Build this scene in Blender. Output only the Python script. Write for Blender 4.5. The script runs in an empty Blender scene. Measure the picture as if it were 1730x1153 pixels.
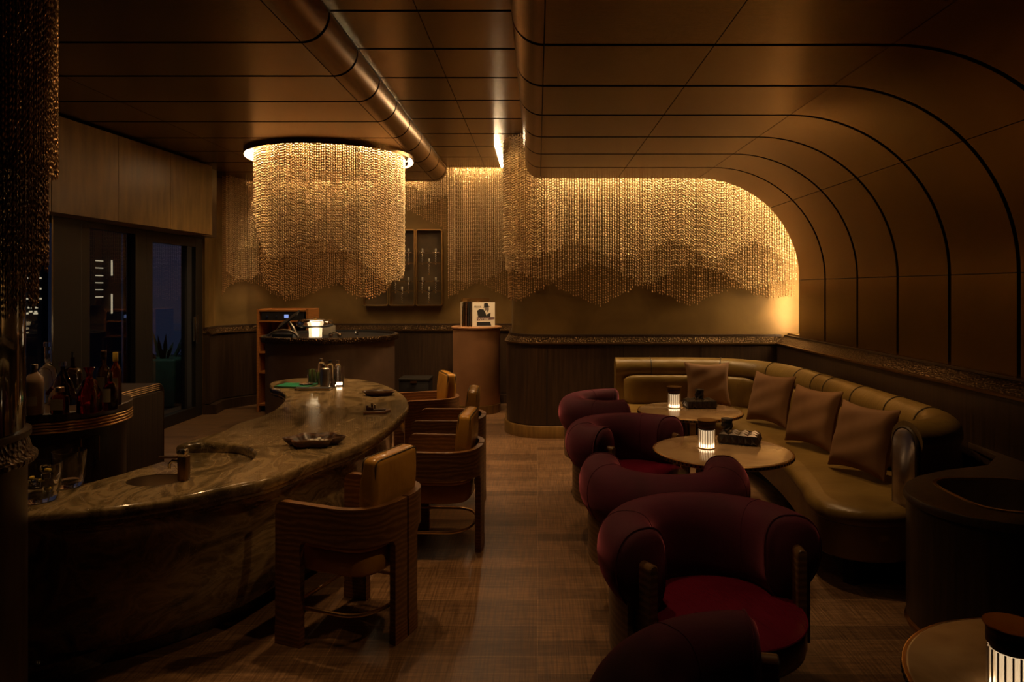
import bpy, math, random
import numpy as np
from mathutils import Vector, Matrix
from mathutils.geometry import tessellate_polygon
random.seed(7)
PI = math.pi
COL = bpy.context.scene.collection
F = 1153.0; VX = 908.0; VY = 488.0; EYE = 1.6
def G(px, py, z):                      # where the sight line through a pixel of the photo meets height z
    y = F*(EYE-z)/(py-VY)
    return ((px-VX)*y/F, y)
def XY(px, y): return (px-VX)*y/F
def ZY(py, y): return EYE-(py-VY)*y/F

# ------------------------------------------------------------------ materials
def new_mat(name):
    m = bpy.data.materials.new(name); m.use_nodes = True
    nt = m.node_tree; b = nt.nodes['Principled BSDF']
    return m, nt, b
def N(nt, typ, **kw):
    n = nt.nodes.new(typ)
    for k, v in kw.items():
        if k in n.inputs.keys(): n.inputs[k].default_value = v
        else: setattr(n, k, v)
    return n
def ramp(nt, fac, stops):
    r = nt.nodes.new('ShaderNodeValToRGB')
    els = r.color_ramp.elements
    while len(els) < len(stops): els.new(0.5)
    for e, (p, c) in zip(els, stops):
        e.position = p; e.color = (c[0], c[1], c[2], 1)
    nt.links.new(fac, r.inputs['Fac']); return r.outputs['Color']
def coords(nt, scale=(1,1,1), rot=(0,0,0)):
    tc = nt.nodes.new('ShaderNodeTexCoord'); mp = nt.nodes.new('ShaderNodeMapping')
    mp.inputs['Scale'].default_value = scale; mp.inputs['Rotation'].default_value = rot
    nt.links.new(tc.outputs['Object'], mp.inputs['Vector']); return mp.outputs['Vector']
def bump(nt, b, h, strength, dist=0.01):
    n = nt.nodes.new('ShaderNodeBump'); n.inputs['Strength'].default_value = strength
    n.inputs['Distance'].default_value = dist
    nt.links.new(h, n.inputs['Height']); nt.links.new(n.outputs['Normal'], b.inputs['Normal'])
def plain(name, col, rough=0.5, metal=0.0, emit=None, es=0, noise=0.0, **kw):
    m, nt, b = new_mat(name)
    b.inputs['Base Color'].default_value = (*col, 1); b.inputs['Roughness'].default_value = rough
    b.inputs['Metallic'].default_value = metal
    if emit: b.inputs['Emission Color'].default_value = (*emit, 1); b.inputs['Emission Strength'].default_value = es
    for k, v in kw.items(): b.inputs[k.replace('_', ' ')].default_value = v
    if noise:
        v = coords(nt, (1,1,1)); n = N(nt, 'ShaderNodeTexNoise', Scale=9.0, Detail=6.0)
        nt.links.new(v, n.inputs['Vector'])
        c = ramp(nt, n.outputs['Fac'], [(0.3, [x*(1-noise) for x in col]), (0.7, [min(1, x*(1+noise)) for x in col])])
        nt.links.new(c, b.inputs['Base Color'])
    return m
def noise_mat(name, stops, scale=(1,1,1), nscale=5, detail=6, dist=0.0, rough=0.5, metal=0.0, bstr=0.0, bdist=0.01, rvar=0.0, **kw):
    m, nt, b = new_mat(name)
    v = coords(nt, scale)
    n = N(nt, 'ShaderNodeTexNoise', Scale=float(nscale), Detail=float(detail), Distortion=float(dist))
    nt.links.new(v, n.inputs['Vector'])
    nt.links.new(ramp(nt, n.outputs['Fac'], stops), b.inputs['Base Color'])
    b.inputs['Roughness'].default_value = rough; b.inputs['Metallic'].default_value = metal
    if rvar:
        mr = N(nt, 'ShaderNodeMapRange'); mr.inputs['To Min'].default_value = rough-rvar; mr.inputs['To Max'].default_value = rough+rvar
        nt.links.new(n.outputs['Fac'], mr.inputs['Value']); nt.links.new(mr.outputs['Result'], b.inputs['Roughness'])
    if bstr: bump(nt, b, n.outputs['Fac'], bstr, bdist)
    for k, val in kw.items(): b.inputs[k.replace('_', ' ')].default_value = val
    return m
M = {}
# brushed bronze ceiling skin: fine lines across, slow tonal clouding
def brushed(name, c0, c1, rough, metal, scale):
    m, nt, b = new_mat(name)
    v = coords(nt, scale); n = N(nt, 'ShaderNodeTexNoise', Scale=6.0, Detail=5.0)
    nt.links.new(v, n.inputs['Vector'])
    v2 = coords(nt, (1,1,1)); n2 = N(nt, 'ShaderNodeTexNoise', Scale=1.3, Detail=3.0)
    nt.links.new(v2, n2.inputs['Vector'])
    mx = N(nt, 'ShaderNodeMath', operation='ADD'); mx.inputs[1].default_value = 0
    mul = N(nt, 'ShaderNodeMath', operation='MULTIPLY'); mul.inputs[1].default_value = 0.45
    nt.links.new(n.outputs['Fac'], mul.inputs[0]); nt.links.new(mul.outputs[0], mx.inputs[0])
    mul2 = N(nt, 'ShaderNodeMath', operation='MULTIPLY'); mul2.inputs[1].default_value = 0.55
    nt.links.new(n2.outputs['Fac'], mul2.inputs[0]); nt.links.new(mul2.outputs[0], mx.inputs[1])
    nt.links.new(ramp(nt, mx.outputs[0], [(0.35, c0), (0.65, c1)]), b.inputs['Base Color'])
    b.inputs['Roughness'].default_value = rough; b.inputs['Metallic'].default_value = metal
    bump(nt, b, n.outputs['Fac'], 0.18, 0.004)
    return m
M['ceil'] = brushed('bronze_panel', (0.20,0.122,0.036), (0.29,0.180,0.054), 0.25, 1.0, (3,60,60))
M['tube'] = brushed('bronze_polished', (0.20,0.118,0.042), (0.28,0.165,0.060), 0.27, 1.0, (60,3,60))
M['black'] = plain('black_void', (0.006,0.004,0.003), 0.8)
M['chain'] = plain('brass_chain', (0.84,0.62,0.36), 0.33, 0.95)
M['chain_dark'] = plain('brass_chain_shaded', (0.60,0.37,0.17), 0.40, 1.0)  # shade put into the colour: darker chain brass for rear and column layers
M['brass'] = plain('brass', (0.66,0.42,0.17), 0.28, 1.0)
M['brass_dark'] = plain('brass_dark', (0.20,0.12,0.045), 0.36, 1.0, noise=0.2)
M['chrome'] = plain('chrome', (0.62,0.58,0.52), 0.18, 1.0)
M['chain_black'] = plain('brass_chain_dim', (0.20,0.11,0.045), 0.34, 1.0)  # darkest chain brass, dimness around the near column put into its colour
M['steel'] = noise_mat('worn_steel', [(0.3,(0.38,0.32,0.26)),(0.7,(0.62,0.54,0.45))], nscale=6, rough=0.3, metal=1.0, bstr=0.2)
M['plaster'] = noise_mat('gold_plaster', [(0.25,(0.16,0.095,0.026)),(0.75,(0.27,0.165,0.050))], nscale=2.2, detail=8, dist=0.8, rough=0.48, metal=0.35, bstr=0.06, rvar=0.08)
M['fascia'] = noise_mat('veneer_fascia', [(0.3,(0.13,0.070,0.018)),(0.7,(0.24,0.132,0.036))], scale=(3,2.2,0.35), nscale=7, detail=7, rough=0.38, bstr=0.05, rvar=0.06)
M['dkwood'] = noise_mat('dark_veneer', [(0.3,(0.030,0.017,0.009)),(0.7,(0.060,0.034,0.018))], scale=(12,12,0.6), nscale=4, detail=6, rough=0.36, bstr=0.05)
M['dkwood2'] = noise_mat('dark_cabinet_wood', [(0.3,(0.045,0.026,0.014)),(0.7,(0.085,0.050,0.027))], scale=(14,14,0.5), nscale=4, detail=6, rough=0.42, bstr=0.05)
M['frame'] = plain('window_frame_bronze', (0.035,0.030,0.024), 0.42, 0.5)
M['glossblack'] = plain('polished_black', (0.012,0.008,0.006), 0.07, 0.0, Coat_Weight=1.0)
M['oak'] = None
def wood(name, c0, c1, scale, rough, wscale=4.0, dist=9.0, bstr=0.25):
    m, nt, b = new_mat(name)
    v = coords(nt, scale)
    w = N(nt, 'ShaderNodeTexWave', Scale=wscale, Distortion=dist, Detail=3.0); w.inputs['Detail Scale'].default_value = 1.2
    w.bands_direction = 'Z'
    nt.links.new(v, w.inputs['Vector'])
    n = N(nt, 'ShaderNodeTexNoise', Scale=30.0, Detail=4.0); nt.links.new(v, n.inputs['Vector'])
    mx = N(nt, 'ShaderNodeMath', operation='MULTIPLY'); nt.links.new(w.outputs['Fac'], mx.inputs[0]); nt.links.new(n.outputs['Fac'], mx.inputs[1])
    nt.links.new(ramp(nt, mx.outputs[0], [(0.05, c0), (0.6, c1)]), b.inputs['Base Color'])
    b.inputs['Roughness'].default_value = rough
    bump(nt, b, mx.outputs[0], bstr, 0.003); return m
M['oak'] = wood('stained_oak', (0.115,0.048,0.015), (0.21,0.095,0.032), (1.0,1.0,3.0), 0.36, wscale=4.0, dist=9.0)
M['oakfoot'] = wood('stained_oak_foot', (0.14,0.056,0.018), (0.24,0.10,0.034), (1,1,6), 0.38, wscale=3.0, dist=4.0)
M['walnut'] = wood('walnut', (0.035,0.016,0.008), (0.14,0.065,0.028), (6,3,6), 0.36, wscale=2.0, dist=6.0)
M['legwood'] = wood('amber_plywood', (0.13,0.070,0.028), (0.22,0.125,0.05), (1,1,8), 0.36, wscale=1.5, dist=3.0)
M['shelfwood'] = wood('orange_teak', (0.34,0.12,0.025), (0.52,0.20,0.045), (1,1,8), 0.42, wscale=2, dist=3.0, bstr=0.1)
# floor: sawn oak boards, rows across the room, seams in line
def floor_mat():
    m, nt, b = new_mat('oak_boards')
    v = coords(nt, (1,1,1))
    br = N(nt, 'ShaderNodeTexBrick'); br.offset = 0.0; br.squash = 1.0
    br.inputs['Color1'].default_value = (0.125,0.068,0.031,1); br.inputs['Color2'].default_value = (0.26,0.150,0.072,1)
    br.inputs['Mortar'].default_value = (0.30,0.19,0.10,1)
    br.inputs['Scale'].default_value = 1.0; br.inputs['Mortar Size'].default_value = 0.0022; br.inputs['Mortar Smooth'].default_value = 0.3
    br.inputs['Bias'].default_value = 0.0; br.inputs['Brick Width'].default_value = 0.92; br.inputs['Row Height'].default_value = 0.135
    nt.links.new(v, br.inputs['Vector'])
    v2 = coords(nt, (2.2, 22, 1)); n = N(nt, 'ShaderNodeTexNoise', Scale=3.0, Detail=8.0, Distortion=0.6); nt.links.new(v2, n.inputs['Vector'])
    v3 = coords(nt, (60, 2.0, 1)); n3 = N(nt, 'ShaderNodeTexNoise', Scale=2.0, Detail=4.0); nt.links.new(v3, n3.inputs['Vector'])
    cr = ramp(nt, n.outputs['Fac'], [(0.25,(0.55,0.50,0.45)),(0.75,(1.25,1.2,1.15))])
    mx = N(nt, 'ShaderNodeMixRGB', blend_type='MULTIPLY'); mx.inputs['Fac'].default_value = 1.0
    nt.links.new(br.outputs['Color'], mx.inputs['Color1']); nt.links.new(cr, mx.inputs['Color2'])
    cr3 = ramp(nt, n3.outputs['Fac'], [(0.38,(0.55,0.53,0.50)),(0.60,(1.12,1.12,1.12))])
    mx2 = N(nt, 'ShaderNodeMixRGB', blend_type='MULTIPLY'); mx2.inputs['Fac'].default_value = 0.8
    nt.links.new(mx.outputs['Color'], mx2.inputs['Color1']); nt.links.new(cr3, mx2.inputs['Color2'])
    nt.links.new(mx2.outputs['Color'], b.inputs['Base Color'])
    b.inputs['Roughness'].default_value = 0.42
    mr = N(nt, 'ShaderNodeMapRange'); mr.inputs['To Min'].default_value = 0.30; mr.inputs['To Max'].default_value = 0.58
    nt.links.new(n3.outputs['Fac'], mr.inputs['Value']); nt.links.new(mr.outputs['Result'], b.inputs['Roughness'])
    ad = N(nt, 'ShaderNodeMath', operation='ADD'); nt.links.new(n3.outputs['Fac'], ad.inputs[0]); nt.links.new(n.outputs['Fac'], ad.inputs[1])
    bump(nt, b, ad.outputs[0], 0.30, 0.004); return m
M['floor'] = floor_mat()
# swirled brown-green stone
def stone_mat():
    m, nt, b = new_mat('swirled_stone')
    v = coords(nt, (1.0, 0.55, 1.3), (0,0,0.5))
    n0 = N(nt, 'ShaderNodeTexNoise', Scale=1.6, Detail=3.0); nt.links.new(v, n0.inputs['Vector'])
    mxv = N(nt, 'ShaderNodeMixRGB', blend_type='ADD'); mxv.inputs['Fac'].default_value = 0.55
    nt.links.new(v, mxv.inputs['Color1']); nt.links.new(n0.outputs['Color'], mxv.inputs['Color2'])
    n1 = N(nt, 'ShaderNodeTexNoise', Scale=3.4, Detail=9.0, Distortion=2.4); nt.links.new(mxv.outputs['Color'], n1.inputs['Vector'])
    c = ramp(nt, n1.outputs['Fac'], [(0.28,(0.030,0.022,0.010)),(0.42,(0.14,0.095,0.040)),(0.52,(0.31,0.215,0.10)),(0.58,(0.16,0.105,0.044)),(0.72,(0.42,0.295,0.145))])
    n2 = N(nt, 'ShaderNodeTexNoise', Scale=7.0, Detail=5.0, Distortion=3.5); nt.links.new(mxv.outputs['Color'], n2.inputs['Vector'])
    veins = ramp(nt, n2.outputs['Fac'], [(0.485,(0,0,0)),(0.5,(0.55,0.55,0.55)),(0.515,(0,0,0))])
    mx = N(nt, 'ShaderNodeMixRGB', blend_type='MIX'); nt.links.new(veins, mx.inputs['Fac'])
    nt.links.new(c, mx.inputs['Color1']); mx.inputs['Color2'].default_value = (0.42,0.33,0.20,1)
    nt.links.new(mx.outputs['Color'], b.inputs['Base Color'])
    b.inputs['Roughness'].default_value = 0.16; b.inputs['Coat Weight'].default_value = 0.3
    mr = N(nt, 'ShaderNodeMapRange'); mr.inputs['To Min'].default_value = 0.08; mr.inputs['To Max'].default_value = 0.26
    nt.links.new(n1.outputs['Fac'], mr.inputs['Value']); nt.links.new(mr.outputs['Result'], b.inputs['Roughness'])
    return m
M['stone'] = stone_mat()
M['tabletop'] = noise_mat('table_marble', [(0.25,(0.26,0.155,0.068)),(0.5,(0.50,0.32,0.16)),(0.75,(0.62,0.43,0.22))], nscale=3, detail=7, dist=1.6, rough=0.13, Coat_Weight=0.5)
def hammered(name, col):
    m, nt, b = new_mat(name)
    v = coords(nt, (1,1,1)); vo = N(nt, 'ShaderNodeTexVoronoi', Scale=58.0); nt.links.new(v, vo.inputs['Vector'])
    b.inputs['Base Color'].default_value = (*col,1); b.inputs['Metallic'].default_value = 0.9; b.inputs['Roughness'].default_value = 0.30
    bump(nt, b, vo.outputs['Distance'], 0.9, 0.012); return m
M['hammer'] = hammered('hammered_bronze', (0.07,0.040,0.017))
def leather(name, c0, c1, rough):
    m, nt, b = new_mat(name)
    v = coords(nt, (1,1,1)); n = N(nt, 'ShaderNodeTexNoise', Scale=4.0, Detail=6.0, Distortion=0.5); nt.links.new(v, n.inputs['Vector'])
    nt.links.new(ramp(nt, n.outputs['Fac'], [(0.3,c0),(0.7,c1)]), b.inputs['Base Color'])
    b.inputs['Roughness'].default_value = rough
    v2 = coords(nt, (3,14,3)); n2 = N(nt, 'ShaderNodeTexNoise', Scale=3.0, Detail=5.0, Distortion=0.8); nt.links.new(v2, n2.inputs['Vector'])
    bump(nt, b, n2.outputs['Fac'], 0.22, 0.012); return m
M['gleather'] = leather('amber_leather', (0.33,0.155,0.022), (0.50,0.25,0.042), 0.23)
M['sleather'] = leather('olive_leather', (0.19,0.115,0.028), (0.28,0.175,0.046), 0.34)
M['sleather_d'] = leather('olive_leather_piping', (0.06,0.042,0.018), (0.10,0.07,0.03), 0.4)
M['rleather'] = leather('crimson_leather', (0.10,0.004,0.018), (0.16,0.008,0.028), 0.26)
def fabric(name, c0, c1, sheen, rib=None, rough=0.85, scol=None):
    m, nt, b = new_mat(name)
    v = coords(nt, (1,1,1)); n = N(nt, 'ShaderNodeTexNoise', Scale=5.0, Detail=4.0); nt.links.new(v, n.inputs['Vector'])
    nt.links.new(ramp(nt, n.outputs['Fac'], [(0.3,c0),(0.7,c1)]), b.inputs['Base Color'])
    b.inputs['Roughness'].default_value = rough; b.inputs['Sheen Weight'].default_value = sheen; b.inputs['Sheen Roughness'].default_value = 0.35
    b.inputs['Sheen Tint'].default_value = (*(scol or c1), 1)
    v2 = coords(nt, (1,1,1)); n2 = N(nt, 'ShaderNodeTexNoise', Scale=260.0, Detail=2.0); nt.links.new(v2, n2.inputs['Vector'])
    bump(nt, b, n2.outputs['Fac'], 0.25, 0.002); return m
M['velvet'] = fabric('burgundy_velvet', (0.050,0.004,0.016), (0.085,0.007,0.028), 1.0, scol=(0.75,0.18,0.26))
M['pillow'] = fabric('rust_velvet', (0.19,0.090,0.034), (0.25,0.125,0.048), 0.25, scol=(0.6,0.32,0.15))
def glass(name, col=(1,1,1), rough=0.0, ior=1.45):
    m, nt, b = new_mat(name)
    b.inputs['Base Color'].default_value = (*col,1); b.inputs['Transmission Weight'].default_value = 1.0
    b.inputs['Roughness'].default_value = rough; b.inputs['IOR'].default_value = ior; return m
M['glass'] = glass('clear_glass')
M['pane'] = glass('window_glass', (0.86,0.90,0.92), 0.0, 1.5)
M['amber'] = glass('amber_spirit', (0.36,0.09,0.025))
M['redliq'] = glass('red_spirit', (0.32,0.02,0.02))
M['darkglass'] = glass('dark_bottle_glass', (0.16,0.10,0.06))
M['greenglass'] = glass('green_glass', (0.55,0.68,0.35), 0.05)
M['cream'] = plain('cream_label', (0.46,0.38,0.26), 0.6)
M['creambottle'] = plain('cream_ceramic', (0.36,0.23,0.14), 0.35)
M['white'] = plain('white_stuff', (0.75,0.70,0.60), 0.5)
M['ink'] = plain('ink_black', (0.012,0.011,0.012), 0.5)
M['green'] = plain('green_cover', (0.012,0.21,0.10), 0.35, noise=0.15)
M['yellow'] = plain('lemon_peel', (0.75,0.52,0.08), 0.4)
M['leatherbox'] = noise_mat('tan_leather_wrap', [(0.3,(0.30,0.145,0.062)),(0.7,(0.43,0.215,0.095))], nscale=3, detail=5, rough=0.5, bstr=0.1)
M['basin'] = plain('brushed_basin', (0.40,0.32,0.23), 0.36, 0.95)
M['suede'] = plain('brown_suede_panel', (0.15,0.092,0.055), 0.55, noise=0.12)
M['caseback'] = plain('case_back', (0.085,0.052,0.018), 0.5, noise=0.2)
M['herb'] = plain('herb_green', (0.16,0.24,0.07), 0.5)
M['planter'] = plain('green_planter', (0.05,0.11,0.06), 0.6, noise=0.2)
M['plant'] = plain('dark_leaf', (0.03,0.05,0.02), 0.5)
M['night'] = plain('dark_facade', (0.02,0.02,0.022), 0.7)
WARM = (1.0, 0.62, 0.28)
def emis(name, col, s):
    m, nt, b = new_mat(name); b.inputs['Base Color'].default_value = (0.1,0.1,0.1,1)
    b.inputs['Emission Color'].default_value = (*col,1); b.inputs['Emission Strength'].default_value = s; return m
M['led'] = emis('led_warm', (1.0,0.66,0.33), 215.0)
M['ledring'] = emis('led_ring', (1.0,0.66,0.34), 80.0)
M['lednear'] = emis('led_slot', (1.0,0.72,0.42), 60.0)
M['city'] = emis('city_window', (1.0,0.8,0.5), 0.35)
M['city2'] = emis('city_signal', (0.75,0.85,1.0), 0.12)
M['screen'] = emis('stereo_display', (0.3,0.45,1.0), 0.5)
M['glow'] = emis('lamp_core', (1.0,0.74,0.42), 2.8)
M['glow2'] = emis('table_lamp_core', (1.0,0.70,0.40), 5.0)
M['glow3'] = emis('table_lamp_glow', (1.0,0.72,0.42), 1.1)
def frosted(name, e):
    m, nt, b = new_mat(name)
    b.inputs['Base Color'].default_value = (0.9,0.8,0.65,1); b.inputs['Alpha'].default_value = 0.5
    b.inputs['Roughness'].default_value = 0.25
    b.inputs['Emission Color'].default_value = (1.0,0.72,0.40,1); b.inputs['Emission Strength'].default_value = e; return m
M['frost'] = frosted('ribbed_lamp_glass', 0.12)
M['frostrib'] = plain('lamp_rib', (0.30,0.20,0.11), 0.3, 0.2)
M['frost2'] = frosted('lattice_lamp_glass', 0.55)

# ------------------------------------------------------------------ mesh builder
class MB:
    def __init__(s): s.v = []; s.f = []
    def add(s, vs, fs):
        o = len(s.v); s.v += [tuple(p) for p in vs]; s.f += [tuple(i+o for i in f) for f in fs]; return s
    def box(s, x0, x1, y0, y1, z0, z1, rz=0.0, c=None, tilt=None):
        vs = [Vector((x,y,z)) for z in (z0,z1) for y in (y0,y1) for x in (x0,x1)]
        if rz or tilt:
            cc = Vector(c) if c else Vector(((x0+x1)/2,(y0+y1)/2,(z0+z1)/2))
            R = Matrix.Rotation(rz,4,'Z')
            if tilt: R = R @ Matrix.Rotation(tilt[1],4,tilt[0])
            vs = [R @ (p-cc) + cc for p in vs]
        return s.add(vs, [(0,2,3,1),(4,5,7,6),(0,1,5,4),(2,6,7,3),(0,4,6,2),(1,3,7,5)])
    def rings(s, rings, closed=True, cap0=False, cap1=False):
        n = len(rings[0]); vs = [p for r in rings for p in r]; fs = []
        m = n if closed else n-1
        for i in range(len(rings)-1):
            for j in range(m):
                k = (j+1) % n
                fs.append((i*n+j, i*n+k, (i+1)*n+k, (i+1)*n+j))
        if cap0: fs.append(tuple(range(n-1,-1,-1)))
        if cap1: fs.append(tuple((len(rings)-1)*n+j for j in range(n)))
        return s.add(vs, fs)
    def lathe(s, prof, c=(0,0,0), seg=32, sx=1.0, sy=1.0, flute=0, famp=0.0, a0=0, a1=2*PI, caps=True):
        full = abs(a1-a0-2*PI) < 1e-6
        m = seg if full else seg+1
        rs = []
        for (r, z) in prof:
            row = []
            for j in range(m):
                a = a0+(a1-a0)*j/seg
                rr = r*(1+famp*math.cos(flute*a)) if flute else r
                row.append((c[0]+rr*math.cos(a)*sx, c[1]+rr*math.sin(a)*sy, c[2]+z))
            rs.append(row)
        return s.rings(rs, closed=full, cap0=caps and prof[0][0] > 1e-5 and full, cap1=caps and prof[-1][0] > 1e-5 and full)
    def tube(s, path, r, seg=8, closed=False, caps=True):
        pts = [Vector(p) for p in path]; n = len(pts); rs = []
        up = Vector((0,0,1))
        prev = None
        for i, p in enumerate(pts):
            a = pts[(i-1) % n] if (closed or i > 0) else p
            b = pts[(i+1) % n] if (closed or i < n-1) else p
            t = (b-a).normalized()
            if prev is None:
                ref = up if abs(t.z) < 0.9 else Vector((1,0,0))
                u = t.cross(ref).normalized()
            else: u = (prev - t*prev.dot(t)).normalized()
            prev = u; w = t.cross(u)
            rr = r[i] if isinstance(r, (list,tuple)) else r
            rs.append([p + (u*math.cos(2*PI*k/seg)+w*math.sin(2*PI*k/seg))*rr for k in range(seg)])
        if closed: rs.append(rs[0])
        return s.rings(rs, cap0=caps and not closed, cap1=caps and not closed)
    def sweep(s, path, prof, closed=False, caps=True, zoff=None, scale=None):
        """path = list of (x,y), prof = list of (n,z): n is measured to the right of travel"""
        n = len(path); rs = []
        for i, p in enumerate(path):
            a = path[(i-1) % n] if (closed or i > 0) else p
            b = path[(i+1) % n] if (closed or i < n-1) else p
            tx, ty = b[0]-a[0], b[1]-a[1]; l = math.hypot(tx,ty) or 1
            nx, ny = ty/l, -tx/l
            sc = scale[i] if scale else 1.0; zo = zoff[i] if zoff else 0.0
            zc = sum(q[1] for q in prof)/len(prof)
            rs.append([(p[0]+nx*q[0]*sc, p[1]+ny*q[0]*sc, zc+(q[1]-zc)*sc+zo) for q in prof])
        if closed: rs.append(rs[0])
        return s.rings(rs, cap0=caps and not closed, cap1=caps and not closed)
    def fill(s, loops, z, flip=False):
        tri = tessellate_polygon([[Vector((p[0],p[1],0)) for p in l] for l in loops])
        flat = [p for l in loops for p in l]
        fs = []
        for t in tri:
            a, b, c = [flat[i] for i in t]
            ar = (b[0]-a[0])*(c[1]-a[1])-(b[1]-a[1])*(c[0]-a[0])
            t = tuple(t)
            if (ar < 0) != flip: t = t[::-1]
            fs.append(t)
        return s.add([(p[0],p[1],z) for p in flat], fs)
    def prism(s, poly, z0, z1, bev=0.0):
        if area(poly) < 0: poly = poly[::-1]
        rs = []
        if bev:
            for k in range(4):
                a = k/3*PI/2
                rs.append([(p[0],p[1],z0+bev-bev*math.cos(PI/2-a) ) for p in offset(poly, -bev+bev*math.sin(a))] if False else
                          [(q[0],q[1],z0+bev*(1-math.sin(a))) for q in offset(poly, -bev*(1-math.cos(a)))])
            rs = rs[::-1]
            for k in range(4):
                a = k/3*PI/2
                rs.append([(q[0],q[1],z1-bev*(1-math.sin(a))) for q in offset(poly, -bev*(1-math.cos(a)))])
        else: rs = [[(p[0],p[1],z0) for p in poly],[(p[0],p[1],z1) for p in poly]]
        s.rings(rs)
        s.fill([[(p[0],p[1]) for p in rs[0]]], rs[0][0][2], flip=True)
        s.fill([[(p[0],p[1]) for p in rs[-1]]], rs[-1][0][2]); return s
    def rbox(s, cx, cy, cz, w, d, h, r, seg=4, rz=0.0, bulge=0.0):
        """rounded box by superposed rings: plan is a rounded rectangle, edges rounded by r"""
        rs = []
        def rr(w2, d2, rad, z):
            out = []
            for (sx, sy, a0) in ((1,1,0),(-1,1,PI/2),(-1,-1,PI),(1,-1,1.5*PI)):
                for k in range(seg+1):
                    a = a0+k/seg*PI/2
                    x = sx*(w2-rad)+rad*math.cos(a); y = sy*(d2-rad)+rad*math.sin(a)
                    out.append((cx+x*math.cos(rz)-y*math.sin(rz), cy+x*math.sin(rz)+y*math.cos(rz), z))
            return out
        for k in range(seg+1):
            a = k/seg*PI/2; i = r*(1-math.sin(a))
            rs.append(rr(w/2-i, d/2-i, max(r-i*0.6, 0.001), cz-h/2+r*(1-math.cos(a))))
        if bulge:
            for t in (0.3,0.5,0.7): rs.append(rr(w/2+bulge*math.sin(PI*t), d/2+bulge*math.sin(PI*t), r, cz-h/2+r+(h-2*r)*t))
        for k in range(seg, -1, -1):
            a = k/seg*PI/2; i = r*(1-math.sin(a))
            rs.append(rr(w/2-i, d/2-i, max(r-i*0.6, 0.001), cz+h/2-r*(1-math.cos(a))))
        return s.rings(rs, cap0=True, cap1=True)
    def xf(s, mtx):
        s.v = [tuple(mtx @ Vector(p)) for p in s.v]; return s
    def build(s, name, mat, parent=None, smooth=35, bevel=0.0, subsurf=0):
        me = bpy.data.meshes.new(name); me.from_pydata(s.v, [], s.f); me.update()
        me.validate(); me.materials.append(M[mat] if isinstance(mat, str) else mat)
        if smooth:
            me.shade_smooth(); me.set_sharp_from_angle(angle=math.radians(smooth))
        o = bpy.data.objects.new(name, me); COL.objects.link(o)
        if parent: o.parent = parent
        if bevel:
            b = o.modifiers.new('bevel','BEVEL'); b.width = bevel; b.segments = 2; b.limit_method = 'ANGLE'; b.angle_limit = math.radians(40)
        if subsurf:
            b = o.modifiers.new('sub','SUBSURF'); b.levels = subsurf; b.render_levels = subsurf
        return o
def area(p): return 0.5*sum(p[i-1][0]*p[i][1]-p[i][0]*p[i-1][1] for i in range(len(p)))
def offset(poly, d):
    """move a closed counter-clockwise outline outwards by d"""
    n = len(poly); out = []
    for i in range(n):
        a, p, b = poly[i-1], poly[i], poly[(i+1) % n]
        e1 = (p[0]-a[0], p[1]-a[1]); e2 = (b[0]-p[0], b[1]-p[1])
        l1 = math.hypot(*e1) or 1; l2 = math.hypot(*e2) or 1
        nx = e1[1]/l1+e2[1]/l2; ny = -e1[0]/l1-e2[0]/l2; l = math.hypot(nx,ny) or 1
        nx /= l; ny /= l; cs = max(0.5, nx*e1[1]/l1-ny*e1[0]/l1)
        out.append((p[0]+nx*d/cs, p[1]+ny*d/cs))
    return out
def spline(pts, n, closed=False):
    """Catmull-Rom through pts, resampled to n even points"""
    P = [np.array(p, float) for p in pts]; m = len(P); out = []
    segs = m if closed else m-1
    for i in range(segs):
        p1, p2 = P[i], P[(i+1) % m]
        p0 = P[i-1] if (closed or i > 0) else p1*2-p2
        p3 = P[(i+2) % m] if (closed or i < m-2) else p2*2-p1
        for k in range(12):
            t = k/12
            out.append(0.5*((2*p1)+(-p0+p2)*t+(2*p0-5*p1+4*p2-p3)*t*t+(-p0+3*p1-3*p2+p3)*t**3))
    out.append(P[0] if closed else P[-1])
    out = np.array(out); d = np.r_[0, np.cumsum(np.linalg.norm(np.diff(out,axis=0),axis=1))]
    s = np.linspace(0, d[-1], n+1 if closed else n)
    if closed: s = s[:-1]
    return [tuple(np.interp(x, d, out[:,k]) for k in range(out.shape[1])) for x in s]
def arc(cx, cy, r, a0, a1, n):
    return [(cx+r*math.cos(a0+(a1-a0)*k/n), cy+r*math.sin(a0+(a1-a0)*k/n)) for k in range(n+1)]
def superellipse(w, h, zc, n=24, e=2.4):
    out = []
    for k in range(n):
        a = 2*PI*k/n; c, s_ = math.cos(a), math.sin(a)
        out.append((w*math.copysign(abs(c)**(2/e), c), zc+h*math.copysign(abs(s_)**(2/e), s_)))
    return out
# ------------------------------------------------------------------ scene tree
def tag(o, label, cat, group=None, kind=None):
    o['label'] = label; o['category'] = cat
    if group: o['group'] = group
    if kind: o['kind'] = kind
    return o
def struct(o): o['kind'] = 'structure'; return o
def thing(name, label, cat, loc=(0,0,0), rz=0.0, group=None):
    o = bpy.data.objects.new(name, None); COL.objects.link(o); o.empty_display_size = 0.1
    o.location = loc; o.rotation_euler = (0,0,rz); return tag(o, label, cat, group)
def copy_tree(o, loc, rz, label, group=None):
    def cp(src, par):
        c = src.copy(); COL.objects.link(c)
        if par: c.parent = par
        for ch in [x for x in bpy.data.objects if x.parent == src and x not in made]:
            made.add(cp(ch, c))
        made.add(c); return c
    made = set()
    r = cp(o, None); r.location = loc; r.rotation_euler = (0,0,rz); r['label'] = label
    if group: r['group'] = group
    return r
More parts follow.
